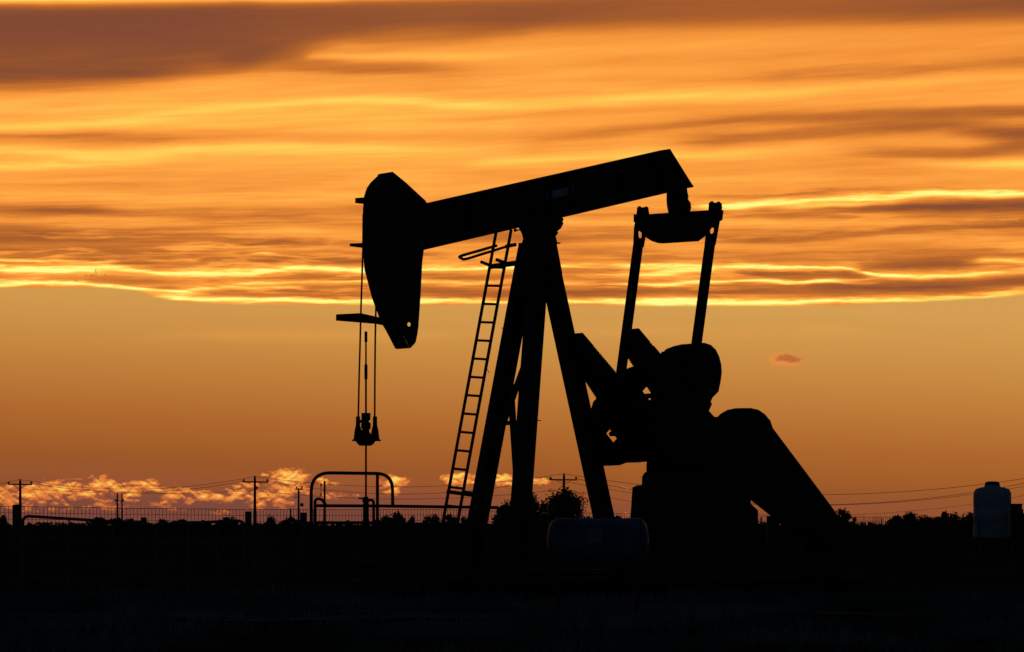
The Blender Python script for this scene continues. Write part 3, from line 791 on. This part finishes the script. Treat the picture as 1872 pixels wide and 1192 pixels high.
# ladder up the front of the post
lad = bpy.data.objects.new('ladder', None); COL.objects.link(lad); lad.parent = unit
LL, LR = -.22, .215
r1a, r1b = L3(907, 424, LL), L3(812, 942, LL); r2a, r2b = L3(934.5, 420, LR), L3(838, 947, LR)
def ext(a_, b_, z): return a_ + (b_ - a_) * ((a_.z - z) / (a_.z - b_.z))
for a_, b_ in ((r1a, r1b), (r2a, r2b)):
    MB().tube([a_, ext(a_, b_, .05)], .027, 8).build('rail', M['steel'], lad)
for k in range(17):
    z = 1.25 + (960 - (453 + 33.65 * k)) / 110.0 - .0
    if k in (0,): continue
    z = L3(890, 453 + 33.65 * k, 0).z
    MB().tube([ext(r1a, r1b, z), ext(r2a, r2b, z - .03)], .021, 6).build('rung', M['steel'], lad)
for p0, p1, w0, w1_ in ((L3(897, 487.5, LL), L3(950, 480, -.05), .085, .05), (L3(879, 478.5, LL), L3(900, 487, LL), .045, .035), (L3(907, 474.5, LR), L3(925, 481, LR), .05, .035),
                       (L3(818, 899, LL), L3(864, 905, -.3), .06, .05), (L3(847, 901, LR), L3(866, 904, .1), .08, .05)):
    mb = MB(); mb.bar(p0, p1, w0, w1_, side=(0, 0, 1)); mb.build('standoff', M['steel'], lad)
loop = arc([L3(908, 449, -.3), L3(838, 469, -.3), L3(848, 475, .3), L3(925, 451, .3), L3(942, 447, .3)], .14, 6)
mb = MB(); mb.tube(loop, .024, 8); mb.bar(L3(925, 450.5, .3), L3(943, 447, .3), .06, .04, side=(0, 0, 1)); mb.build('guard_loop', M['steel'], lad)
mb = MB(); mb.tube([L3(889, 672, LR), L3(894, 681, LR), L3(896, 682, LR)], .005, 5); mb.build('tie_wire', M['wire'], lad)

# wellhead under the rod
wp = O + A * rx
wh = thing('wellhead', (wp.x, wp.y, 0), 'dark wellhead with stuffing box standing under the polished rod', 'wellhead')
zz = lambda y: EYE + (960 - y) / FPX * wp.y
mb = MB(); mb.lathe((0, 0, 0), [(.16, 0), (.16, .28), (.24, .29), (.24, .35), (.13, .36), (.13, .60), (.20, .61), (.20, .67), (.055, .68), (.055, zz(950))], 18); mb.build('casing_head', M['cast'], wh)
mb = MB(); mb.lathe((0, 0, 0), [(.05, zz(950)), (.046, zz(918)), (.06, zz(917)), (.06, zz(913)), (.04, zz(912)), (.035, zz(908))], 14)
mb.tube([(-.12, 0, zz(911)), (.03, 0, zz(911))], .014, 6)
mb.build('stuffing_box', M['cast'], wh)
mb = MB(); mb.tube([(0, 0, .48), (.5, 0, .48)], .04, 8); mb.lathe((.3, 0, .48), [(.07, -.05), (.07, .05)], 10, axis='X'); mb.build('valve', M['cast'], wh)

# ------------------------------------------------------------------ pipe guard round the wellhead
DG = 56.0
gl = thing('pipe_guard', ground_at(640, DG), 'tall rounded pipe guard frame in front of the wellhead', 'pipe guard')
def gp_(px, py, D=DG): return at(px, py, D) - gl.location
R = .026
mb = MB(); mb.tube(arc([gp_(569, 1106), gp_(569, 864), gp_(717, 866), gp_(718, 925)], .30, 8), R, 8); mb.build('hoop', M['rustpipe'], gl)
mb = MB(); mb.tube([gp_(690, 866), gp_(690, 1106)], R * .95, 8); mb.build('post', M['rustpipe'], gl)
sg = thing('pipe_rail', ground_at(740, 56.3), 'long low pipe rail with small hooped ends between the wellhead and ladder', 'pipe rail')
def sp_(px, py, D=56.3): return at(px, py, D) - sg.location
mb = MB(); mb.tube([sp_(577, 924.5), sp_(690, 925), sp_(912, 928)], R * .95, 8); mb.build('top_rail', M['rustpipe'], sg)
mb = MB(); mb.tube([sp_(577, 955.5), sp_(640, 955.5), sp_(912, 960)], R * .8, 8); mb.build('middle_rail', M['rustpipe'], sg)
mb = MB(); mb.tube(arc([sp_(576, 1105), sp_(576, 912), sp_(588, 912), sp_(598, 927)], .09, 6), R * .9, 8); mb.build('hoop', M['rustpipe'], sg)
mb = MB(); mb.tube(arc([sp_(670, 925), sp_(671, 914), sp_(683, 914), sp_(683, 1105)], .07, 6), R * .9, 8); mb.build('hoop', M['rustpipe'], sg)
for x in (780, 911):
    mb = MB(); mb.tube([sp_(x, 927), sp_(x, 1108)] if x > 900 else [sp_(x, 960), sp_(x, 1108)], R, 8); mb.build('post', M['rustpipe'], sg)

# ------------------------------------------------------------------ posts and sagging gates
DP = 57.0
def wood_post(px, ytop, wpx, D, lab):
    b = ground_at(px, D); h = at(px, ytop, D).z; r = wpx / FPX * D / 2
    mb = MB(); prof = [(r * 1.08, -.1), (r * 1.02, h * .3), (r, h * .7), (r * .97, h - .01), (r * .9, h)]
    mb.lathe((0, 0, 0), prof, 12)
    o = mb.build('fence_post', M['wood'], None, True); o.location = b
    tag(o, lab, 'post', 'round wooden posts by the gates'); return o
wood_post(30, 922.5, 14.5, DP, 'round wooden gate post with the left gate hung on it, tallest of the wooden posts')
wood_post(454, 935, 12.5, DP, 'round wooden gate post beside the middle utility pole')
wood_post(555, 937, 12, 58.0, 'round wooden post just left of the tall pipe hoop')
def gate(xa, xb, ya, yb, ba, bb, arc_left, lab, rails, D=DP - .3):
    gt = thing('farm_gate', ground_at((xa + xb) / 2, D), lab, 'gate', 'sagging pipe gates')
    def q(px, py): return at(px, py, D) - gt.location
    r = .024
    top = [q(xa, ba), q(xa, ya), q(xb, yb), q(xb, bb), q(xa, ba)]
    mb = MB(); mb.tube(arc(top[:4], .12, 5) + [top[4]], r, 8); mb.build('frame', M['galv'], gt)
    for k in rails:
        mb = MB(); mb.tube([q(xa + 2, ya + (ba - ya) * k), q(xb - 2, yb + (bb - yb) * k)], r * .72, 6); mb.build('rail', M['galv'], gt)
    for k in (.35, .68):
        mb = MB(); x = xa + (xb - xa) * k; mb.tube([q(x, ya + (yb - ya) * k), q(x, ba + (bb - ba) * k)], r * .6, 6); mb.build('upright', M['galv'], gt)
    return gt
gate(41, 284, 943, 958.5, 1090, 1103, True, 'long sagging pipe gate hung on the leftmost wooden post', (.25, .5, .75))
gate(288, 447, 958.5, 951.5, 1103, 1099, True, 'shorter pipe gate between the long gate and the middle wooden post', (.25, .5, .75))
# low panel between the posts right of the gates
fp = thing('stock_panel', ground_at(505, 57.3), 'low welded stock panel between the two right wooden posts', 'fence panel')
mb = MB(); q = lambda px, py: at(px, py, 57.3) - fp.location
for k in range(7): mb.tube([q(461, 962 + k * 21), q(549, 962 + k * 21)], .004, 4)
for k in range(12): mb.tube([q(461 + k * 8, 962), q(461 + k * 8, 1090)], .004, 4)
mb.build('wire_mesh', M['galv'], fp)

# ------------------------------------------------------------------ welded wire fence behind the unit
def interp(x, pts):
    for (a_, va), (b_, vb) in zip(pts, pts[1:]):
        if x <= b_: return va + (vb - va) * max(0, (x - a_)) / (b_ - a_)
    return pts[-1][1]
YT = [(-260, 920), (0, 925.3), (120, 927.2), (240, 929.5), (460, 931.5), (640, 932), (760, 931), (1000, 936), (1170, 940), (1380, 943), (1600, 945.5), (2100, 948)]
XL, XR = -200, 2080
def fD(px):    # straight fence line in plan
    xa, ya_, xb, yb_ = (XL - CX) / FPX * 64.0, 64.0, (XR - CX) / FPX * 99.0, 99.0
    tt = (px - CX) / FPX
    u = (tt * ya_ - xa) / ((xb - xa) - tt * (yb_ - ya_)); return ya_ + (yb_ - ya_) * u
fence = thing('wire_fence', ground_at(-200, 64), 'long welded wire mesh fence crossing the whole view behind the pump jack', 'fence')
fl = fence.location
mb = MB()
pa = ground_at(XL, 64.0); pb = ground_at(XR, 99.0); LEN = (pb - pa).length; CELL = .098
n = int(LEN / CELL); tops = []
for i in range(n + 1):
    p = pa + (pb - pa) * (i / n); px = CX + p.x / p.y * FPX
    zt_ = EYE + (960 - interp(px, YT)) / FPX * p.y + random.uniform(-.003, .003)
    tops.append((p, zt_))
    wob = random.uniform(-.006, .006)
    hh = .0040
    mb.bar(Vector((p.x + wob, p.y, .03)) - fl, Vector((p.x, p.y, zt_)) - fl, hh * 2, hh * 2, side=(1, 0, 0))
for r_ in range(13):
    dz_ = r_ * .118
    for i in range(0, n - 3, 4):
        (p, za), (q_, zb) = tops[i], tops[i + 4]
        if za - dz_ < .05: continue
        hw_ = .0050 if r_ == 0 else .0038
        mb.bar(Vector((p.x, p.y - .005, za - dz_)) - fl, Vector((q_.x, q_.y - .005, zb - dz_)) - fl, hw_ * 2, hw_ * 2, side=(0, 0, 1))
mb.build('wire_mesh', M['wire'], fence)
for px in (-150, 531, 812, 1180, 1392, 1612, 1700, 1790, 2000):
    D_ = fD(px); p = ground_at(px, D_)
    mb = MB(); top = EYE + (960 - interp(px, YT)) / FPX * D_ + (.02 if px in (531,) else -.03)
    mb.bar(p - fl + Vector((0, .03, 0)), Vector((p.x, p.y + .03, top)) - fl, .03, .03, side=(1, 0, 0)); mb.build('post', M['wire'], fence)

# ------------------------------------------------------------------ tanks
D = 50.0
bt = thing('leg_tank', ground_at(1092, D), 'low horizontal plastic tank on a steel cradle before the right leg of the pump jack', 'tank')
def bq(px, py, D_=D): return at(px, py, D_) - bt.location
cx0, cx1 = bq(999, 990).x, bq(1187, 990).x; zt0, zb0 = bq(1090, 947).z, bq(1090, 1032).z
rz_, ry_ = (zt0 - zb0) / 2, .36; zc_ = (zt0 + zb0) / 2
N, K = 40, 28; V = []; F = []
for i in range(N + 1):
    u = i / N; x = cx0 + (cx1 - cx0) * u
    e = min(u, 1 - u) * 2
    k_ = (1 - (1 - min(1, e / .28)) ** 2.6) ** (1 / 2.6) if e < .28 else 1.0
    k_ = max(k_, .02) * (1 - .06 * math.exp(-((u - .50) / .035) ** 2) - .02 * math.exp(-((u - .27) / .015) ** 2) - .02 * math.exp(-((u - .74) / .015) ** 2))
    for j in range(K):
        a = 2 * math.pi * j / K; c, s_ = math.cos(a), math.sin(a)
        V.append((x, ry_ * k_ * math.copysign(abs(c) ** .8, c), zc_ + rz_ * k_ * math.copysign(abs(s_) ** .8, s_)))
for i in range(N):
    for j in range(K):
        a = i * K + j; b = i * K + (j + 1) % K; F.append((a, b, b + K, a + K))
F += [tuple(range(K))[::-1], tuple(N * K + j for j in range(K))]
mb = MB(); mb.add(V, F); mb.build('tank_body', M['poly'], bt, True)
mb = MB(); mb.box(bq(1087, 979) - Vector((0, ry_ + .002, 0)), (.20, .012, .20)); mb.build('label_plate', M['label'], bt)
mb = MB(); lx = bq(1118, 947); mb.lathe((lx.x, 0, lx.z - .03), [(.11, 0), (.11, .045), (.09, .05)], 18); mb.build('lid', M['lid'], bt)
for u in (.12, .88):
    x = cx0 + (cx1 - cx0) * u
    for y in (-.3, .3):
        mb = MB(); mb.bar((x, y, 0), (x, y, zc_ - .2), .04, .04, side=(1, 0, 0)); mb.build('leg', M['rustpipe'], bt)
mb = MB()
for y in (-.34, .34): mb.bar((cx0 + .05, y, zb0 + .06), (cx1 - .05, y, zb0 + .06), .04, .04, side=(0, 0, 1))
for u in (.12, .5, .88): mb.bar((cx0 + (cx1 - cx0) * u, -.34, zb0 + .01), (cx0 + (cx1 - cx0) * u, .34, zb0 + .01), .05, .05, side=(0, 0, 1))
mb.bar((cx0 + (cx1 - cx0) * .905, -ry_ - .03, zb0), (cx0 + (cx1 - cx0) * .905, -ry_ - .03, zt0 - .02), .02, .02, side=(1, 0, 0))
mb.build('cradle', M['rustpipe'], bt)

D = 120.0
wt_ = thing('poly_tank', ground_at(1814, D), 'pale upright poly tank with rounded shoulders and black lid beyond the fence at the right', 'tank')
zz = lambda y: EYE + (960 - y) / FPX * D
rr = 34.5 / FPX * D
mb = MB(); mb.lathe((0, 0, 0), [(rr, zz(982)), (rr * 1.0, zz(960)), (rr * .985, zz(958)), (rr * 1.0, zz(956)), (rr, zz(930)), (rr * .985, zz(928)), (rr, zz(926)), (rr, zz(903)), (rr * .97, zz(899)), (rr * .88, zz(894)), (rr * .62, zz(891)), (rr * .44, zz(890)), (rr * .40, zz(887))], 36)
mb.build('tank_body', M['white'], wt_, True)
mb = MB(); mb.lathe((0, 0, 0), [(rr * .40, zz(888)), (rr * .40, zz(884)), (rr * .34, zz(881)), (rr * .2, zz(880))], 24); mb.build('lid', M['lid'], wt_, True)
for a in range(6):
    x, y = rr * .85 * math.cos(a * math.pi / 3), rr * .85 * math.sin(a * math.pi / 3)
    mb = MB(); mb.bar((x, y, 0), (x, y, zz(984)), .07, .07, side=(1, 0, 0)); mb.build('leg', M['rustpipe'], wt_)
mb = MB(); mb.lathe((0, 0, 0), [(rr * 1.03, zz(984.5)), (rr * 1.03, zz(982.2))], 36); mb.build('stand_top', M['galv'], wt_)
cb_ = thing('control_box', ground_at(1858, 119.0), 'narrow dark metal cabinet standing against the right side of the pale tank', 'cabinet')
mb = MB(); h = EYE + (960 - 922.5) / FPX * 119; mb.box((0, 0, h / 2), (.34, .3, h)); mb.build('cabinet_body', M['shed'], cb_)
mb = MB(); mb.box((.19, 0, h * .47), (.05, .25, h * .9)); mb.box((0, 0, h + .015), (.38, .34, .03)); mb.build('cabinet_lid', M['shed'], cb_)
# far low structure seen through the belt guard gap
ob = thing('pump_house', ground_at(1413, 210), 'tiny dark hut with a roof pipe seen under the belt guard', 'hut')
zz2 = lambda y: EYE + (960 - y) / FPX * 210
mb = MB(); mb.box((0, 0, zz2(943) / 2), (.7, .7, zz2(943))); mb.build('wall', M['shed'], ob)
mb = MB(); mb.bar((-.1, 0, zz2(944)), (-.1, 0, zz2(936)), .1, .1, side=(1, 0, 0)); mb.build('roof_pipe', M['shed'], ob)

# ------------------------------------------------------------------ utility poles and wires
def utility_pole(px, ytop, D, lab, arm=None, extra=None, w=5.0):
    t_ = thing('utility_pole', ground_at(px, D), lab, 'utility pole', 'wooden utility poles')
    k = D / FPX; z = lambda y: EYE + (960 - y) * k; X_ = lambda x: (x - px) * k
    mb = MB(); mb.tube([(0, 0, 0), (0, 0, z(ytop))], [w * k * .62, w * k * .42], 10); mb.build('pole', M['pole'], t_)
    if arm:
        x0, x1, ya, th_ = arm
        mb = MB(); mb.bar((X_(x0), -.18, z(ya)), (X_(x1), -.18, z(ya + .3)), th_ * k, th_ * k, side=(0, 0, 1)); mb.build('crossarm', M['pole'], t_)
        for x in ((x0 + 2), (x1 - 2)):
            mb = MB(); mb.lathe((X_(x), -.18, z(ya)), [(.04, 0), (.05, .12), (.12, .16), (.13, .26), (.08, .34)], 10); mb.build('insulator', M['insul'], t_)
        mb = MB()
        mb.bar((X_(px + (x1 - px) * .62), -.2, z(ya)), (0, -.2, z(ya + 9)), .05, .05, side=(0, 0, 1))
        mb.bar((X_(px + (x0 - px) * .62), -.2, z(ya)), (0, -.2, z(ya + 9)), .05, .05, side=(0, 0, 1))
        mb.build('arm_brace', M['pole'], t_)
    mb = MB(); mb.lathe((0, 0, z(ytop)), [(.05, -.05), (.10, .05), (.11, .15), (.05, .22)], 10); mb.build('insulator', M['insul'], t_)
    if extra: extra(t_, X_, z, k)
    return t_
utility_pole(37, 879, 450, 'utility pole with a single crossarm above the leftmost wooden post', (14.5, 59.5, 885.5, 2.4))
utility_pole(466, 873, 450, 'utility pole with a single crossarm between the two bright cloud banks at left centre', (444, 491, 881, 2.4),
             lambda t_, X_, z, k: MB().box((X_(470), -.1, z(892)), (.2, .2, .3)).build('bracket', M['pole'], t_))
utility_pole(1031, 868.5, 430, 'utility pole with a crossarm rising behind the round tree between the pump jack legs', (1004.5, 1055, 877, 2.4))
def tr_extra(t_, X_, z, k):
    mb = MB(); mb.lathe((X_(552), -.3, z(926)), [(.18, 0), (.24, .08), (.24, .42), (.14, .5)], 14)
    mb.build('transformer', M['shed'], t_)
    mb = MB(); mb.bar((X_(537), -.1, z(909)), (X_(549), -.1, z(909)), .1, .1, side=(0, 0, 1)); mb.build('bracket', M['pole'], t_)
utility_pole(546, 895, 520, 'short utility pole with a wide cap and a transformer can left of the pipe hoop', (540, 554, 894, 2.4), tr_extra, 3.6)
def ins_extra(t_, X_, z, k):
    mb = MB()
    for y in (887, 905): mb.lathe((X_(587), -.1, z(y)), [(.05, -.1), (.09, 0), (.05, .15)], 8)
    mb.tube([(X_(587), -.1, z(885)), (X_(587), -.1, z(907))], .03, 5)
    mb.build('insulator', M['insul'], t_)
utility_pole(593.5, 883.5, 330, 'bare utility pole seen inside the pipe hoop without a crossarm', None, ins_extra, 4.0)
utility_pole(214.5, 903, 620, 'left pole of the small distant twin-pole frame', (209.5, 227.5, 915.5, 1.8), None, 3.2)
utility_pole(223, 904, 622, 'right pole of the small distant twin-pole frame', None, None, 3.0)

def wire(name_lab, pts, D0, D1, wpx=1.15, grp='overhead power lines'):
    (x0, y0), (x1, y1), (x2, y2) = pts
    def Y_(x):
        return (y0 * (x - x1) * (x - x2) / ((x0 - x1) * (x0 - x2)) + y1 * (x - x0) * (x - x2) / ((x1 - x0) * (x1 - x2)) + y2 * (x - x0) * (x - x1) / ((x2 - x0) * (x2 - x1)))
    P = []; rs = []
    for i in range(33):
        x = x0 + (x2 - x0) * i / 32; D_ = D0 + (D1 - D0) * i / 32
        P.append(at(x, Y_(x), D_)); rs.append(wpx * .8 / 2 * D_ / FPX)
    base = P[0].copy(); mb = MB(); mb.tube([p - base for p in P], rs, 5)
    o = mb.build('overhead_wire', M['cable']); o.location = base
    tag(o, name_lab, 'power line', grp)
wire('topmost wire running left out of view from the leftmost crossarm pole', [(-330, 874), (-140, 897), (37, 876.5)], 470, 450, .8)
wire('lower wire running left out of view from the leftmost crossarm pole', [(-300, 885), (-120, 908), (16, 883)], 470, 450, .8)
wire('topmost wire sagging between the two crossarm poles at left', [(37, 876.5), (245, 894), (466, 871)], 450, 450, .9)
wire('crossarm wire sagging in front of the bright clouds at left', [(58, 883.5), (250, 900), (446, 879)], 450, 450, .9)
wire('lowest thin wire between the two crossarm poles at left', [(38, 893), (250, 902), (466, 897)], 450, 450, .8)
wire('topmost wire passing behind the pipe hoop and the ladder', [(466, 871), (740, 890), (1031, 866)], 450, 430, .9)
wire('crossarm wire passing behind the pipe hoop and the ladder', [(489, 879), (760, 903), (1006, 875)], 450, 430, .9)
wire('lowest wire sagging behind the ladder foot', [(466, 897), (780, 912), (1031, 894)], 450, 430, .9)
wire('topmost wire rising to the right above the pale tank', [(1031, 866), (1500, 904.5), (1950, 862)], 430, 330, 1.0)
wire('second wire from the top crossing just over the pale tank', [(1053, 875), (1540, 922), (1950, 866)], 430, 330, 1.0)
wire('third wire passing behind the shoulder of the pale tank', [(1006, 875), (1545, 923), (1950, 874)], 430, 330, .9)
wire('lowest faint wire dipping toward the bare saplings at the right', [(1031, 894), (1560, 941), (1950, 890)], 430, 330, .7)

# ------------------------------------------------------------------ trees and bushes
def leafy(mb, c, rx_, rz__, n, size, flat=1.0):
    """leaf-sized faces spread through clumps inside an uneven crown"""
    lobes = []
    for i in range(max(9, int(n / 90))):
        a = random.uniform(0, 2 * math.pi); u = random.random() ** .6; e = random.uniform(-.75, 1) 
        w = math.sqrt(max(0, 1 - e * e)) if e > -.2 else .9
        lobes.append((Vector((math.cos(a) * u * w * rx_ * .85, math.sin(a) * u * w * rx_ * .85, e * rz__ * .82)), random.choice((.16, .24, .32, .42))))
    for i in range(n):
        o_, s_ = random.choice(lobes)
        d = Vector((random.gauss(0, 1), random.gauss(0, 1), random.gauss(0, 1))).normalized() * (random.random() ** .5)
        p = c + o_ + Vector((d.x * rx_ * s_, d.y * rx_ * s_, d.z * rz__ * s_ * flat))
        if i % 3 == 0: p = c + Vector((d.x * rx_ * .82, d.y * rx_ * .82, d.z * rz__ * .86 - .05 * rz__))
        if p.z < .02: continue
        u = Vector((random.gauss(0, 1), random.gauss(0, 1), random.gauss(0, 1))).normalized(); v = u.orthogonal().normalized()
        q1, q2 = u * size * random.uniform(.6, 1.2), v * size * random.uniform(.4, .8)
        mb.add([p - q1, p + q2, p + q1, p - q2], [(0, 1, 2, 3)])
def tree(name, px, ytop, wpx, D, lab, cat, group, n=1600, size=None, trunk=.35):
    k = D / FPX; h = EYE + (960 - ytop) * k; w = wpx * k / 2
    t_ = thing(name, ground_at(px, D), lab, cat, group)
    size = size or max(.05, 2.6 * k)
    lo = h * trunk * .5; cz = (h + lo) / 2
    mb = MB(); leafy(mb, Vector((0, 0, cz)), w, (h - lo) / 2, n, size); mb.build('crown', M['leaf'], t_)
    mb = MB(); mb.tube([(0, 0, 0), (.05 * w, 0, h * .3), (0, .05, h * .7)], [.06 * h, .045 * h, .015 * h], 7)
    for i in range(5):
        a = i * 1.26; mb.tube([(0, 0, h * (.25 + .07 * i)), (math.cos(a) * w * .5, math.sin(a) * w * .5, h * (.5 + .07 * i))], [.025 * h, .01 * h], 5)
    mb.build('trunk', M['bark'], t_); return t_
tree('tree', 1032, 895, 88, 300, 'rounded dark tree with the crossarm pole rising behind it', 'tree', 'trees between the pump jack legs', 9000, trunk=.1)
tree('tree', 963, 904, 100, 290, 'broad dark tree behind the middle leg of the pump jack', 'tree', 'trees between the pump jack legs', 8000, trunk=.1)
tree('bush', 926, 919, 56, 280, 'lower bush stepping down to the left from the trees behind the pump jack legs', 'bush', None, 3000, trunk=.05)
tree('bush', 1072, 941, 22, 260, 'little bush at the foot of the rounded tree', 'bush', None, 500, trunk=.05)
tree('tree', 1536, 925, 48, 200, 'ragged leafy tree at the lower end of the belt guard', 'tree', None, 2600, trunk=.15)
tree('bush', 1562, 944, 24, 190, 'small bush right of the ragged tree by the belt guard', 'bush', None, 500, trunk=.05)
tree('bush', 1392, 946, 20, 190, 'small bush visible in the gap under the belt guard', 'bush', None, 400, trunk=.05)
RT = [(1638, 942, 40), (1664, 938.5, 34), (1690, 942, 38), (1712, 943, 32), (1726, 935, 16), (1748, 938, 34), (1772, 936, 34), (1800, 940, 40), (1868, 938, 30), (1900, 936, 50)]
RL = ['leftmost tree of the dark row that ends at the pale tank', 'second tree from the left of the dark row before the pale tank', 'third tree from the left of the dark row before the pale tank',
      'fourth tree from the left in the dark row before the pale tank', 'slender pointed tree standing out of the dark row before the pale tank', 'broad tree just right of the slender pointed one',
      'last tree of the dark row touching the left side of the pale tank', 'tree hidden behind the pale tank', 'tree behind the dark cabinet beside the pale tank', 'tree at the very edge of the view beyond the cabinet']
for (x, y, w), lb in zip(RT, RL):
    tree('tree', x, y, w * 1.45, 240 + (x * 7) % 23, lb, 'tree', 'row of trees by the pale tank', 2400, trunk=.1)
BL = [(6, 945, 24, 300, 'bush at the left edge of the view beside the leftmost wooden post'), (178, 944, 30, 320, 'bush between the leftmost utility pole and the twin-pole frame'),
      (214, 947, 30, 380, 'bush at the foot of the twin-pole frame'), (240, 947, 34, 380, 'wide low bush just right of the twin-pole frame'),
      (262, 943, 14, 390, 'squarish bush right of the twin-pole frame'), (299, 946.5, 24, 360, 'round bush above the meeting point of the two gates'),
      (330, 951, 44, 380, 'low flat bush over the shorter gate'), (372, 950, 34, 380, 'low flat bush right of centre over the shorter gate'), (412, 946.5, 44, 360, 'rounded bush left of the middle wooden post'),
      (494, 944, 22, 330, 'round bush between the middle and right wooden posts'), (530, 946.5, 46, 320, 'wide bush under the transformer pole'),
      (636, 953, 16, 300, 'tiny bush under the pipe rail inside the hoop'), (700, 937.5, 26, 290, 'round bush right of the hoop upright'), (727, 939, 36, 290, 'bush below the pipe rail right of the tall hoop'),
      (752, 946, 20, 290, 'low bush below the middle of the pipe rail'), (790, 941, 44, 270, 'feathery bush left of the ladder foot'), (822, 940, 30, 270, 'feathery bush seen through the ladder foot'),
      (851, 941, 22, 270, 'bush between the ladder foot and the far leg'), (1130, 944, 34, 260, 'low bush right of the rear leg above the plastic tank')]
for x, y, w, D_, lb in BL:
    tree('bush', x, y, w * 1.25, D_, lb, 'bush', 'bushes along the horizon', 1200 if w < 30 else 2000, trunk=.02)
# bare saplings
for i, (x, y, lb) in enumerate(((1590, 940, 'bare twiggy sapling behind the fence, left one of the pair'), (1603, 938, 'bare twiggy sapling behind the fence, right one of the pair'), (88, 946, 'scraggly bare shrub seen under the top rail of the long gate'),
                                (1618, 950, 'low twiggy sapling before the row of trees by the pale tank'), (1575, 950, 'low twiggy sapling beside the small bush by the belt guard'))):
    D_ = 130.0; k = D_ / FPX; h = EYE + (960 - y) * k
    t_ = thing('sapling', ground_at(x, D_), lb, 'sapling', 'bare saplings by the fence')
    mb = MB()
    for j in range(26):
        a = random.uniform(0, 6.28); sp = random.uniform(.02, .30); hh = h * random.uniform(.65, 1.0)
        b0 = (random.uniform(-.03, .03), 0, random.uniform(0, .4)); m1 = (math.cos(a) * sp * .5, math.sin(a) * sp * .5, hh * .55); e1 = (math.cos(a) * sp, math.sin(a) * sp, hh)
        mb.tube([b0, m1, e1], [.014, .010, .004], 4)
    mb.build('branches', M['bark'], t_)

# the low far scrub that reads as one dark line
mb = MB()
for i in range(9000):
    x = random.uniform(-150, 150); y = random.uniform(880, 940)
    h = 1.25 + (3.4 + 1.8 * math.sin(x * .11) + 1.6 * math.sin(x * .37 + 1) + 1.2 * math.sin(x * 1.3)) * y / FPX
    z_ = random.random() * h; u = Vector((random.gauss(0, 1), random.gauss(0, 1), random.gauss(0, 1))).normalized(); v = u.orthogonal().normalized()
    p = Vector((x, y, z_)); mb.add([p - u * .45, p + v * .3, p + u * .45, p - v * .3], [(0, 1, 2, 3)])
tag(mb.build('treeline', M['leaf']), 'low unbroken line of scrub on the far horizon', None, None, 'stuff')
